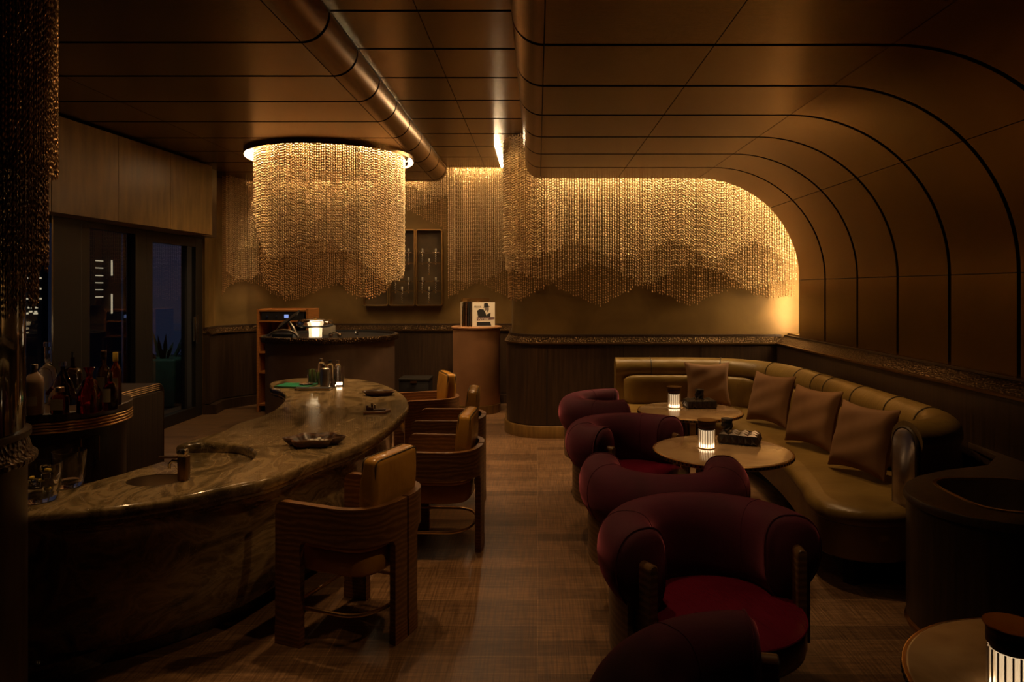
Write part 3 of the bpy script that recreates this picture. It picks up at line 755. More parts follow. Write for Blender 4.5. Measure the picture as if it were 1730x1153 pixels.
mb = MB().lathe([(SKR-0.002,0.736),(SKR-0.006,0.70),(SKR-0.012,0.665),(SKR-0.04,0.645),(0.02,0.640),(0.02,0.634),(SKR-0.035,0.640),(SKR-0.004,0.660),(SKR+0.001,0.70),(SKR+0.001,0.736)],c=(SKX,SKY,0),seg=40,sy=0.80,caps=False)
mb.build('sink_basin','basin',bar)
MB().lathe([(0.0,0.6405),(0.018,0.6405),(0.018,0.644),(0.0,0.645)],c=(SKX,SKY,0),seg=20,sy=0.8).build('drain','chrome',bar)
fx_, fy_ = G(305,812,ZB); t = thing('faucet','short square chrome faucet beside the round bar sink','faucet',(fx_+0.015,fy_,ZB))
MB().rbox(0,0,0.055,0.040,0.045,0.11,0.006,2).build('body','brass_dark',t)
MB().rbox(-0.004,0,0.124,0.034,0.04,0.030,0.005,2).build('cap','chrome',t)
MB().tube([(-0.018,0,0.085),(-0.05,-0.004,0.088),(-0.062,-0.006,0.075),(-0.062,-0.006,0.055)],0.007,8).build('spout','chrome',t)
MB().box(-0.11,-0.01,-0.010,0.010,0.100,0.108).build('handle','brass_dark',t)
# ------------------------------------------------------------------ things on the bar
def dish(name, label, px, py, rx, ry, h, mat, sides, rz=0.0, depth=0.016, star=0.0, z=ZB, cat='tray', group=None):
    x, y = G(px, py, z); t = thing(name, label, cat, (x,y,z), rz, group)
    def pl(k, r):
        out = []
        n = 48
        for i in range(n):
            a = 2*PI*i/n
            e = 1.0+star*math.cos(sides*a)
            c, s_ = math.cos(a), math.sin(a)
            out.append((rx*r*e*c, ry*r*e*s_))
        return out
    rr = [(0.0,0.72),(0.004,0.78),(h*0.55,0.93),(h*0.9,1.0),(h,0.985),(h,0.93),(h*0.75,0.84),(h-depth,0.70),(h-depth,0.30)]
    MB().rings([[(p[0],p[1],zz) for p in pl(0,r)] for zz,r in rr],cap0=True,cap1=True).build('body',mat,t); return t
t = dish('carved_dish','large carved wooden dish with pointed corners holding white crumbs on the bar', 531,752,0.150,0.115,0.045,'walnut',6,0.12,0.030,0.13,cat='dish')
mb = MB()
for k in range(9):
    a = random.uniform(0,2*PI); r = random.uniform(0,0.045); s_ = random.uniform(0.008,0.016)
    mb.rbox(r*math.cos(a)*1.4+0.01, r*math.sin(a), 0.016+s_*0.6, s_*1.6, s_*1.3, s_, s_*0.3, 2, rz=a)
o = mb.build('salt_flakes','white'); xx, yy = G(531,752,ZB); o.location = (xx,yy,ZB+0.0005); tag(o,'small heap of white flakes inside the large carved dish on the bar','garnish',kind='stuff')
t = dish('snack_tray','oval dark wooden tray of snacks, farther of the two small trays at the bar end', 640,668,0.125,0.085,0.034,'walnut',4,0.0,0.020,0.05,group=None)
MB().tube([(-0.09,-0.05,0.034),(-0.03,-0.066,0.038),(0.05,-0.062,0.036),(0.10,-0.03,0.034)],0.006,6).build('brass_edge','brass',t)
mb = MB()
for k in range(16):
    a = random.uniform(0,2*PI); r = random.uniform(0.0,0.055); mb.rbox(r*math.cos(a)*1.3, r*math.sin(a)*0.8, 0.019+random.uniform(0,0.006), 0.022,0.014,0.010,0.004,2, rz=a)
o = mb.build('snacks','yellow'); xx,yy = G(640,668,ZB); o.location = (xx,yy,ZB+0.002); tag(o,'pile of golden snacks in the farther small tray at the bar end','snack',kind='stuff')
xx, yy = G(636,698,ZB); t = thing('ornament_tray','small wooden tray with knobbly ornament, nearer of the two small trays at the bar end','tray',(xx,yy,ZB),0.15)
MB().prism([(-0.085,-0.05),(0.06,-0.05),(0.095,0.03),(0.06,0.06),(-0.07,0.05)],0.0,0.018,0.004).build('base','oakfoot',t)
MB().prism([(-0.02,-0.02),(0.06,-0.015),(0.065,0.025),(-0.02,0.02)],0.018,0.026,0.003).build('pad','walnut',t)
MB().rbox(-0.045,0,0.030,0.05,0.016,0.024,0.006,2).rbox(-0.030,0.0,0.052,0.014,0.014,0.03,0.005,2).rbox(-0.062,0,0.045,0.016,0.014,0.018,0.005,2).rbox(-0.012,0,0.044,0.010,0.010,0.03,0.004,2,rz=0.6).build('figurine','walnut',t)
# green books and notebook
bx, by = G(503,654,ZB)
t = thing('green_book','green hardback book lying flat on the far end of the bar','book',(bx-0.02,by+0.02,ZB),-0.12)
MB().rbox(0,0,0.014,0.30,0.22,0.006,0.002,2).rbox(0,0,0.003,0.30,0.22,0.006,0.002,2).build('cover','green',t); MB().box(-0.145,0.145,-0.106,0.106,0.006,0.011).build('pages','cream',t,smooth=0)
t = thing('notebook','dark notebook with cream pages and pencil, lying in front of the green book','book',G(530,659,ZB)+(ZB,),0.02)
MB().box(-0.15,0.15,-0.05,0.05,0.0,0.004).box(-0.15,0.15,-0.05,0.05,0.016,0.019).build('cover','ink',t,smooth=0); MB().box(-0.145,0.148,-0.051,0.047,0.0042,0.0158).build('pages','cream',t,smooth=0)
sx_, sy_ = G(517,652,ZB+0.017); o = MB().lathe([(0.0,0.0),(0.05,0.002),(0.064,0.010),(0.060,0.012),(0.045,0.006),(0.0,0.004)],seg=24).build('metal_dish','chrome'); o.location=(bx+0.07,by+0.02,ZB+0.0175); tag(o,'small shiny metal dish lying on the green book','dish')
def bar_glass(name, label, px, py, r, h, taper=1.0, mat='glass', cat='glass', extra=None, z=ZB):
    x, y = G(px, py, z); t = thing(name, label, cat, (x,y,z))
    MB().lathe([(r*0.92*taper,0),(r*0.95*taper,0.002),(r,h),(r-0.003,h),((r-0.003)*0.95*taper,0.012),(0.0,0.010)],seg=28).build('body',mat,t)
    if extra: extra(t, r, h)
    return t
def straws(t, r, h):
    mb = MB()
    for k in range(9):
        a = 2*PI*k/9; mb.box(r*0.45*math.cos(a)-0.006,r*0.45*math.cos(a)+0.006,r*0.45*math.sin(a)-0.002,r*0.45*math.sin(a)+0.002,0.014,h*0.97,rz=a)
    mb.build('leaf_garnish','herb',t,smooth=0)
bar_glass('garnish_glass','left green-filled glass at the far end of the bar',527,649,0.045,0.135,0.8,extra=straws)
bar_glass('garnish_glass','right green-filled glass at the far end of the bar, beside the dark shaker',539,650,0.036,0.115,0.9,extra=straws)
def shaker(name, label, px, py, r, h, mat, cap='chrome', cat='bottle'):
    x, y = G(px, py, ZB); t = thing(name, label, cat, (x,y,ZB))
    MB().lathe([(r,0),(r,h*0.78),(r*0.8,h*0.84),(r*0.45,h*0.87),(r*0.45,h*0.9)],seg=24).build('body',mat,t)
    MB().lathe([(r*0.5,h*0.9),(r*0.52,h),(r*0.3,h*1.01)],seg=20).build('cap',cap,t); return t
shaker('metal_canister','tall dark metal canister on the far end of the bar',549,655,0.040,0.20,'steel')
shaker('bitters_bottle','small bottle with bright silver cap behind the dark canister on the bar',543,647,0.032,0.22,'glass')
shaker('bitters_bottle','small bottle with black cap behind the tumblers on the bar',558,648,0.030,0.21,'glass','ink')
shaker('bitters_bottle','slim bottle with silver top behind the right tumbler on the bar',571,649,0.026,0.21,'glass')
def tea(t, r, h): MB().lathe([(0.0,0.012),(r*0.6,0.012),(r*0.6,0.035),(0.0,0.035)],seg=16).build('candle','glow2',t)
bar_glass('tumbler','left clear straight glass beside the candle glass on the bar end',562,655,0.034,0.16)
bar_glass('candle_glass','clear glass with a glowing candle inside on the bar end',573,652,0.045,0.17,extra=tea)
# mixing glasses at the near end
def mg(name, label, px, py, r, h, lemon):
    x, y = px, py; t = thing(name, label, 'glass', (x,y,ZB))
    MB().lathe([(r*0.70,0),(r*0.78,0.006),(r*0.92,h*0.35),(r,h),(r-0.003,h),(r*0.88,h*0.35),(r*0.66,0.022),(0.0,0.016)],seg=40,flute=20,famp=0.012).build('body','glass',t)
    if lemon:
        for k in range(4): MB().rbox(r*0.4*math.cos(k*2.1), r*0.4*math.sin(k*2.1), 0.045+0.026*k, 0.024,0.016,0.014,0.004,2,rz=k).build('lemon_peel','yellow',t)
        for k in range(5): MB().rbox(r*0.38*math.cos(k*1.7+1), r*0.38*math.sin(k*1.7+1), 0.035+0.022*k, 0.03,0.03,0.028,0.005,2,rz=k*0.7).build('ice_cube','glass',t)
g1 = G(68,846,ZB); mg('mixing_glass','cut crystal mixing glass with lemon peel at the near end of the bar', g1[0], g1[1], 0.075, 0.15, True)
g2 = (g1[0]-0.02, g1[1]+0.20); mg('mixing_glass','plain clear glass standing behind the lemon-peel mixing glass', g2[0], g2[1], 0.065, 0.155, False)

# ================================================================== BAR CHAIRS
def make_bar_chair():
    t = thing('bar_chair','x','chair')
    W = 0.25
    def path(sg):
        p = [(0.26-0.03*i, W*sg) for i in range(11)]              # straight from front to x=-0.04
        a = [(-0.04-0.20*math.sin(u), sg*(0.012+ (W-0.012)*math.cos(u))) for u in [PI/2*i/14 for i in range(1,15)]]
        # superellipse-like corner: squarer
        a = []
        for i in range(1,17):
            u = PI/2*i/16; a.append((-0.04-0.21*math.sin(u)**0.80, sg*(0.006+(W-0.006)*math.cos(u)**0.80)))
        return p+a
    for sg, nm in ((1,'a'),(-1,'b')):
        pts = path(sg); P = np.array(pts); d = np.r_[0,np.cumsum(np.linalg.norm(np.diff(P,axis=0),axis=1))]; L = d[-1]
        def at(s_):
            x = np.interp(s_,d,P[:,0]); y = np.interp(s_,d,P[:,1])
            e = 0.004; x2 = np.interp(min(s_+e,L),d,P[:,0]); y2 = np.interp(min(s_+e,L),d,P[:,1]); x1 = np.interp(max(s_-e,0),d,P[:,0]); y1 = np.interp(max(s_-e,0),d,P[:,1])
            l = math.hypot(x2-x1,y2-y1) or 1; return x, y, (y2-y1)/l, -(x2-x1)/l
        secs = []
        def top(s_):
            if s_ < 0.045: return 0.645-0.045+math.sqrt(max(0.045**2-(0.045-s_)**2,0))
            return 0.645-0.004*math.sin(PI*min(1,s_/L))
        LF, LB, R = 0.135, 0.085, 0.03
        zb = 0.475
        ss = sorted(set([0,0.004,0.010,0.018,0.028,0.045,0.07,0.10,LF]+[LF+0.0001]+[LF+R*k/4 for k in range(1,5)]+[LF+R+(L-LB-2*R-LF)*k/26 for k in range(1,27)]+[L-LB-R+R*k/4 for k in range(1,4)]+[L-LB-0.0001,L-LB,L-LB*0.66,L-LB*0.33,L]))
        for s_ in ss:
            if s_ <= LF or s_ >= L-LB: zl = 0.0
            elif s_ < LF+R: zl = zb-R+math.sqrt(max(R*R-(LF+R-s_)**2,0))
            elif s_ > L-LB-R: zl = zb-R+math.sqrt(max(R*R-(s_-(L-LB-R))**2,0))
            else: zl = zb
            secs.append((s_, zl, top(s_)))
        mb = MB(); rs = []; th = 0.034
        for s_, zl, zt in secs:
            x, y, nx, ny = at(s_)
            k = 0.5*th; rs.append([(x+nx*k,y+ny*k,zl),(x+nx*k,y+ny*k,zt),(x-nx*k,y-ny*k,zt),(x-nx*k,y-ny*k,zl)])
        mb.rings(rs, cap0=True, cap1=True)
        fr = mb.build('arm_frame','oak',t,smooth=30,bevel=0.0025)
        # shoes under the legs
        mb = MB(); rs = []
        for s_ in (-0.001,0.07,LF+0.001):
            x,y,nx,ny = at(max(s_,0)); x += 0.0015 if s_<0 else 0; k = th/2+0.0015
            rs.append([(x+nx*k,y+ny*k,0.0),(x+nx*k,y+ny*k,0.082),(x-nx*k,y-ny*k,0.082),(x-nx*k,y-ny*k,0.0)])
        mb.rings(rs,cap0=True,cap1=True).build('shoe','oakfoot',fr,smooth=0)
        mb = MB(); rs = []
        for s_ in (L-LB-0.001,L-LB/2,L):
            x,y,nx,ny = at(s_); k = th/2+0.0015
            rs.append([(x+nx*k,y+ny*k,0.0),(x+nx*k,y+ny*k,0.082),(x-nx*k,y-ny*k,0.082),(x-nx*k,y-ny*k,0.0)])
        mb.rings(rs,cap0=True,cap1=True).build('shoe','oakfoot',fr,smooth=0)
    MB().box(-0.262,-0.212,-0.024,0.024,0.395,0.425).build('bridge_block','oakfoot',t,bevel=0.002)
    # seat: D-shaped cushion
    def dsh(w, f, b, ins=0):
        pts = []
        for i in range(40):
            a = 2*PI*i/40; c, s_ = math.cos(a), math.sin(a); e = 2/3.6
            x = (f if c > 0 else b)*math.copysign(abs(c)**e, c); y = w*math.copysign(abs(s_)**e, s_); pts.append((x,y))
        return offset(pts,-ins) if ins else pts
    so = dsh(0.222,0.235,0.205)
    mb = MB(); rs = []
    for ins, z in [(0.03,0.325),(0.010,0.329),(0.0,0.343),(0.0,0.422),(0.006,0.434)]: rs.append([(p[0],p[1],z) for p in offset(so,-ins)])
    mb.rings(rs,cap0=True,cap1=True).build('seat_base','gleather',t,smooth=60)
    mb = MB(); rs = []
    for ins, z in [(0.012,0.434),(-0.002,0.440),(-0.006,0.452),(-0.002,0.466),(0.014,0.477),(0.05,0.483),(0.12,0.486)]: rs.append([(p[0],p[1],z) for p in offset(so,-ins)])
    mb.rings(rs,cap0=True,cap1=True).build('seat','gleather',t,smooth=60)
    # backrest pad, standing inside the back of the band
    mb = MB().rbox(0,0,0,0.085,0.345,0.30,0.028,5,bulge=0.006)
    mb.xf(Matrix.Translation((-0.165,0,0.695)) @ Matrix.Rotation(-0.07,4,'Y'))
    bk = mb.build('backrest','gleather',t,smooth=60)
    ring = []
    for (a_,b_) in [(-0.155,-0.14),(0.155,-0.14),(0.155,0.14),(-0.155,0.14)]: ring.append((a_,b_))
    for sx in (-1,1):
        rr = []
        for (cx,cy,a0) in ((0.143,0.121,0),(-0.143,0.121,PI/2),(-0.143,-0.121,PI),(0.143,-0.121,1.5*PI)):
            for k in range(5):
                a = a0+PI/2*k/4; rr.append(Vector((sx*0.0345, cx+0.024*math.cos(a), cy+0.024*math.sin(a))))
        m_ = Matrix.Translation((-0.165,0,0.695)) @ Matrix.Rotation(-0.07,4,'Y')
        MB().tube([m_ @ p for p in rr],0.0035,6,True).build('piping','sleather_d',bk)
    MB().box(-0.185,-0.150,-0.10,0.10,0.36,0.565).build('back_support','oak',t,bevel=0.002)
    # brass foot rail looping between front legs and back
    pr = [(0.20,0.234,0.165)]+[(0.20-0.05*i,0.228,0.165) for i in range(1,6)]+[(-0.05-0.165*math.sin(u)**0.85,0.228*math.cos(u)**0.85,0.165) for u in [PI/2*i/10 for i in range(1,11)]]
    pr = pr+[(p[0],-p[1],p[2]) for p in pr[-2::-1]]
    MB().tube(pr,0.009,8).build('foot_rail','brass',t)
    MB().tube([(0.20,-0.234,0.165),(0.20,0.234,0.165)],0.009,8).build('foot_rail','brass',t)
    return t
bc = make_bar_chair()
gB = 'bar chairs around the stone bar'
def place(o, x, y, ang, label, first=False, group=gB):
    if first: o.location = (x,y,0); o.rotation_euler = (0,0,ang); o['label'] = label; o['group'] = group; return o
    return copy_tree(o, (x,y,0), ang, label, group)
D = math.radians
place(bc, -0.845, 3.235, D(159), 'oak and amber leather bar chair, nearest of the four at the bar', True)
place(bc, -0.60, 4.24, D(177), 'oak and amber leather bar chair, second from the front beside the bar')
place(bc, -0.66, 5.20, D(182), 'oak and amber leather bar chair, third from the front beside the bar')
place(bc, -0.98, 6.12, D(202), 'oak and amber leather bar chair, farthest of the four at the rounded bar end')
# ================================================================== VELVET TUB CHAIRS
def make_tub():
    t = thing('tub_chair','x','armchair')
    Rc, AE = 0.300, 107
    n = 48; path = []; zoff = []; scl = []
    for i in range(n+1):
        u = i/n; a = PI+D(-AE+2*AE*u); path.append((Rc*math.cos(a), Rc*math.sin(a))); e = abs(2*u-1)
        zoff.append(0.012*e**3); scl.append(1.0 if e < 0.94 else math.sqrt(max(0.03,1-((e-0.94)/0.062)**2*0.36)))
    prof = []
    for k in range(30):                        # fat roll: round over the top, bulging outwards, inner face running down to the seat
        a = 2*PI*k/30; c, s_ = math.cos(a), math.sin(a)
        if c >= 0: x = 0.118*c**0.85; z = 0.620+0.130*math.copysign(abs(s_)**0.9, s_)
        else: x = 0.098*-abs(c)**0.7; z = 0.620+(0.130*abs(s_)**0.9 if s_ > 0 else -0.195*abs(s_)**0.75)
        if c >= 0 and s_ < 0: z = 0.620-0.130*abs(s_)**0.9-0.065*(1-c)**1.5*abs(s_)
        prof.append((x, z))
    back = MB().sweep(path, prof, zoff=zoff, scale=scl).build('backrest','velvet',t,smooth=70)
    zc = sum(q[1] for q in prof)/len(prof)
    def ringat(i, grow):
        p = path[i]; a = path[max(i-1,0)]; b = path[min(i+1,n)]; tx,ty = b[0]-a[0], b[1]-a[1]; l = math.hypot(tx,ty)
        return [(p[0]+ty/l*q[0]*scl[i]*grow, p[1]-tx/l*q[0]*scl[i]*grow, zc+(q[1]-zc)*scl[i]*grow+zoff[i]) for q in prof]
    for i in (10, n-10): MB().tube(ringat(i,1.003),0.0020,5,True).build('seam','velvet',back)
    for i in (1, n-1): MB().tube(ringat(i,1.006),0.0035,6,True).build('piping','velvet',back)
    # amber ply shell under the roll, its two ends rising as plates through the arm ends
    sh_ = [(0.360*math.cos(a), 0.360*math.sin(a)) for a in [PI+D(-104+208*k/36) for k in range(37)]]
    MB().sweep(sh_,[(-0.012,0.285),(0.012,0.285),(0.012,0.535),(-0.012,0.535)]).build('shell','legwood',t,smooth=40)
    for sg in (-1,1):
        aa = PI+sg*D(AE); px_, py_ = (Rc+0.018)*math.cos(aa), (Rc+0.018)*math.sin(aa); tx, ty = -math.sin(aa)*sg, math.cos(aa)*sg
        m_ = Matrix.Translation((px_,py_,0)) @ Matrix.Rotation(math.atan2(ty,tx),4,'Z')
        MB().rings([[(x_, 0.019*math.cos(a)*s2, (0.640 if math.sin(a)>0 else 0.30)+0.017*math.sin(a)*s2) for a in [2*PI*k/20 for k in range(20)]] for x_,s2 in ((-0.06,1),(0.052,1),(0.056,0.8))],cap0=True,cap1=True).xf(m_).build('arm_plate','legwood',t,smooth=40)
    def rring(r, z, dx=0.085): return [(r*math.cos(2*PI*k/56)+dx, r*math.sin(2*PI*k/56), z) for k in range(56)]
    st = MB().rings([rring(r,z) for r,z in [(0.24,0.335),(0.270,0.338),(0.282,0.350),(0.286,0.38),(0.286,0.425),(0.283,0.436)]],cap0=True,cap1=True).build('seat_base','rleather',t,smooth=60)
    MB().rings([rring(r,z) for r,z in [(0.280,0.436),(0.286,0.441),(0.286,0.448),(0.272,0.456),(0.19,0.463),(0.05,0.467)]],cap0=True,cap1=True).build('seat','rleather',t,smooth=60)
    MB().tube([(p[0],p[1],0.447) for p in rring(0.287,0)],0.004,6,True).build('piping','rleather',st)
    MB().lathe([(0.235,0.0),(0.240,0.008),(0.235,0.018),(0.06,0.030),(0.045,0.05),(0.045,0.27),(0.16,0.285),(0.20,0.335)],seg=40).build('swivel_base','brass_dark',t)
    return t
tub = make_tub(); gT = 'burgundy velvet tub chairs'
place(tub, 0.585, 5.44, D(0), 'burgundy velvet tub chair farthest back, facing the far round table', True, gT)
place(tub, 0.595, 4.36, D(-52), 'burgundy velvet tub chair second from the back, left of the near round table', False, gT)
place(tub, 0.625, 3.40, D(84), 'burgundy velvet tub chair seen from behind at the near round table', False, gT)
place(tub, 0.640, 2.53, D(-76), 'burgundy velvet tub chair in the foreground showing its crimson leather seat', False, gT)
place(tub, 0.505, 1.455, D(6), 'burgundy velvet tub chair cut off by the bottom edge, nearest of all', False, gT)

# ================================================================== ROUND TABLES
def make_table():
    t = thing('round_table','x','table')
    MB().lathe([(0.33,0.618),(0.391,0.622),(0.398,0.628),(0.398,0.642),(0.392,0.649),(0.386,0.650),(0.0,0.650)],seg=72).build('tabletop','tabletop',t,smooth=40)
    e = MB().lathe([(0.399,0.6245),(0.4035,0.6265),(0.4035,0.6455),(0.399,0.6475)],seg=72).build('edge_band','brass',t)
    mb = MB()
    for k in range(96):
        a = 2*PI*k/96; mb.box(0.402,0.4055,-0.0045,0.0045,0.631,0.641)
        v = mb.v[-8:]; mb.v[-8:] = [(p[0]*math.cos(a)-p[1]*math.sin(a), p[0]*math.sin(a)+p[1]*math.cos(a), p[2]) for p in v]
    mb.build('studs','black',e,smooth=0)
    for k in range(5):
        a = 2*PI*k/5+0.3; MB().tube([(0.10*math.cos(a),0.10*math.sin(a),0.02),(0.095*math.cos(a),0.095*math.sin(a),0.62)],0.026,14).build('leg','brass_dark',t)
    MB().lathe([(0.21,0.0),(0.21,0.014),(0.20,0.020),(0.0,0.020)],seg=40).build('foot','brass_dark',t)
    return t
tb = make_table(); gR_ = 'round tables along the banquette'
def place_at(o, x, y, z, ang, label, first, group):
    if first: o.location=(x,y,z); o.rotation_euler=(0,0,ang); o['label']=label; o['group']=group; return o
    return copy_tree(o,(x,y,z),ang,label,group)
TA, TBc, TC = (1.19,5.34), (1.09,4.03), (1.297,1.575)
place_at(tb, *TA, 0, 0, 'round marble table farther from the camera, by the corner of the banquette', True, gR_)
place_at(tb, *TBc, 0, 0.5, 'round marble table in the middle, with the brighter ribbed lamp', False, gR_)
place_at(tb, *TC, 0, 1.0, 'round marble table in the dark bottom right corner', False, gR_)
# ribbed table lamps
def make_lamp():
    t = thing('table_lamp','x','lamp')
    n = 72
    def fl(r, z, amp): return [((r*(1+amp*math.cos(24*2*PI*k/n)))*math.cos(2*PI*k/n), (r*(1+amp*math.cos(24*2*PI*k/n)))*math.sin(2*PI*k/n), z) for k in range(n)]
    MB().rings([fl(0.038,0.004,0.0),fl(0.041,0.006,0.035),fl(0.041,0.100,0.035),fl(0.036,0.100,0.0),fl(0.034,0.010,0.0)],cap0=True).build('lamp_shade','frost',t,smooth=30)
    MB().lathe([(0.042,0.0),(0.042,0.005),(0.0,0.0055)],seg=36).build('base','brass',t)
    MB().lathe([(0.0,0.007),(0.0385,0.007),(0.0385,0.021),(0.0,0.022)],seg=28).build('light_core','glow2',t)
    MB().lathe([(0.028,0.023),(0.028,0.098)],seg=28).build('diffuser','glow3',t)
    rb = MB()
    for k in range(20):
        a = 2*PI*k/20; rb.tube([(0.0425*math.cos(a),0.0425*math.sin(a),0.008),(0.0425*math.cos(a),0.0425*math.sin(a),0.100)],0.0021,5)
    rb.build('ribs','frostrib',t)
    MB().lathe([(0.0395,0.1005),(0.0395,0.110),(0.046,0.112),(0.046,0.150),(0.043,0.150),(0.043,0.147),(0.0,0.147)],seg=36).build('cap','walnut',t)
    MB().lathe([(0.0,0.1475),(0.0425,0.1475),(0.0425,0.1495),(0.052,0.1505),(0.052,0.1525),(0.0,0.1530)],seg=36).build('lid','brass',t)
    return t
lp = make_lamp(); lp.scale = (1.14,1.14,1.10); gL = 'ribbed glass table lamps'
place_at(lp, *G(1139,689,0.65), 0.6502, 0, 'ribbed glass lamp with dark cap on the farther round table', True, gL)
place_at(lp, *G(1194,757,0.65), 0.6502, 0.2, 'ribbed glass lamp with dark cap on the middle round table', False, gL)
place_at(lp, 1.105, 1.59, 0.6502, 0.4, 'ribbed glass lamp cut off by the bottom right corner of the frame', False, gL)
# black faceted boxes and little pots
def make_box():
    t = thing('faceted_box','x','box')
    W_, D_, H_ = 0.105, 0.075, 0.052
    mb = MB().box(-W_,W_,-D_,D_,0,H_)
    b = mb.build('body','ink',t,smooth=0)
    mb = MB(); n = 6
    for side in range(4):
        L = W_ if side%2==0 else D_; O = D_ if side%2==0 else W_; m = n if side%2==0 else 4
        for k in range(m):
            c = -L+(k+0.5)*2*L/m; h = L/m
            pts = [(c-h,O,0.004),(c+h,O,0.004),(c+h,O,H_),(c-h,O,H_),(c,O+0.013,0.022)]
            a = PI/2*side; q = [(p[0]*math.cos(a)-p[1]*math.sin(a), p[0]*math.sin(a)+p[1]*math.cos(a), p[2]) for p in pts]
            mb.add(q, [(1,0,4),(2,1,4),(3,2,4),(0,3,4)])
    mb.build('facets','facet',t,smooth=0)
    mb = MB()
    for i in range(4):
        for j in range(3):
            cx = -W_+(i+0.5)*2*W_/4; cy = -D_+(j+0.5)*2*D_/3; a, c = W_/4, D_/3
            mb.add([(cx-a,cy-c,H_),(cx+a,cy-c,H_),(cx+a,cy+c,H_),(cx-a,cy+c,H_),(cx,cy,H_+0.011)],[(0,1,4),(1,2,4),(2,3,4),(3,0,4)])
    mb.build('lid','facet',t,smooth=0)
    return t
M['facet'] = plain('black_lacquer_facets', (0.075,0.060,0.048), 0.30, 0.7)
fb = make_box(); fb.scale = (1.08,1.05,1.12)
g = G(1183,689,0.65); place_at(fb, g[0], g[1]+0.02, 0.65, 0.05, 'black faceted box on the farther round table', True, 'black faceted boxes')
g = G(1244,748,0.65); place_at(fb, g[0]+0.02, g[1], 0.65, -0.42, 'black faceted box on the middle round table', False, 'black faceted boxes')
def make_pot():
    t = thing('faceted_pot','x','pot')
    mb = MB(); n = 8
    r0 = [(0.030*math.cos(2*PI*k/n),0.030*math.sin(2*PI*k/n),0.0) for k in range(n)]
    r1 = [(0.038*math.cos(2*PI*(k+0.5)/n),0.038*math.sin(2*PI*(k+0.5)/n),0.022) for k in range(n)]
    r2 = [(0.033*math.cos(2*PI*k/n),0.033*math.sin(2*PI*k/n),0.045) for k in range(n)]
    r3 = [(0.036*math.cos(2*PI*(k+.5)/n),0.036*math.sin(2*PI*(k+.5)/n),0.062) for k in range(n)]
    mb.rings([r0,r1,r2,r3],cap0=True,cap1=True).build('body','facet',t,smooth=0)
    MB().lathe([(0.034,0.062),(0.036,0.064),(0.036,0.069),(0.0,0.070)],seg=16).build('lid','ink',t); return t
pt_ = make_pot()
g = G(1183,689,0.65); place_at(pt_, g[0]+0.0, g[1]+0.03, 0.7215, 0.3, 'small black pot standing on the box on the farther table', True, 'black pots on the boxes')
g = G(1244,748,0.65); place_at(pt_, g[0]-0.045, g[1]+0.045, 0.7215, 0.7, 'small black pot standing on the box on the middle table', False, 'black pots on the boxes')

# ================================================================== BANQUETTE
sofa = thing('banquette','long curved olive-gold leather banquette along the back and right walls','sofa',(0,0,0))
# centre line of the back roll, from its left end round to the arm at the near end
rollc = spline([(0.80,7.04),(1.20,7.04),(1.62,7.03),(1.96,6.93),(2.22,6.66),(2.34,6.25),(2.37,5.7),(2.37,5.0),(2.37,4.45),(2.36,4.12),(2.30,3.88),(2.15,3.72),(1.98,3.66)], 120)
# travel runs +x then -y: right side = -y then -x = towards the room
prof = [(0.105*math.cos(a), 0.785+0.105*math.sin(a)) for a in [D(-60)+D(300)*k/20 for k in range(21)]]
backp = [(0.085,0.16),(0.085,0.50)]+[(0.105*math.cos(a), 0.785+0.105*math.sin(a)) for a in [D(-50)+D(260)*k/20 for k in range(21)]]+[(-0.10,0.60),(-0.10,0.16)]
MB().sweep(rollc, backp).build('back','sleather',sofa,smooth=60)
for k in (9,27,42,55,64,70,82,94,104):
    p = rollc[k]; a = rollc[k-1]; b = rollc[k+1]; tx,ty = b[0]-a[0], b[1]-a[1]; l = math.hypot(tx,ty)
    rg_ = [(p[0]+ty/l*0.107*math.cos(u), p[1]-tx/l*0.107*math.cos(u), 0.785+0.107*math.sin(u)) for u in [D(-55)+D(290)*j/20 for j in range(21)]]
    MB().tube(rg_,0.0055,6).build('seam','sleather_d',sofa)
# bright metal plate capping the arm
ex, ey = rollc[-1]; ax_, ay_ = rollc[-4]; tx, ty = ex-ax_, ey-ay_; l = math.hypot(tx,ty); tx/=l; ty/=l
rz = math.atan2(ty,tx)
outl = [(0.078*math.cos(a), 0.765+0.085*math.sin(a)) for a in [PI*k/16 for k in range(17)]]+[(-0.078,0.10),(0.078,0.10)]
mb = MB(); m_ = Matrix.Translation((ex,ey,0)) @ Matrix.Rotation(rz,4,'Z')
mb.rings([[(x_,p[0]*sc,(p[1]-0.45)*sc+0.45) for p in outl] for x_,sc in ((-0.03,1.0),(0.016,1.0),(0.022,0.97))],cap0=True,cap1=True).xf(m_).build('arm_plate','steel',sofa,smooth=40)
mb = MB().tube([m_ @ Vector((0.010,p[0]*1.04,p[1]+0.006)) for p in [(0.078,0.10)]+outl[:17]+[(-0.078,0.10)]],0.009,6)
mb.build('arm_piping','sleather_d',sofa)
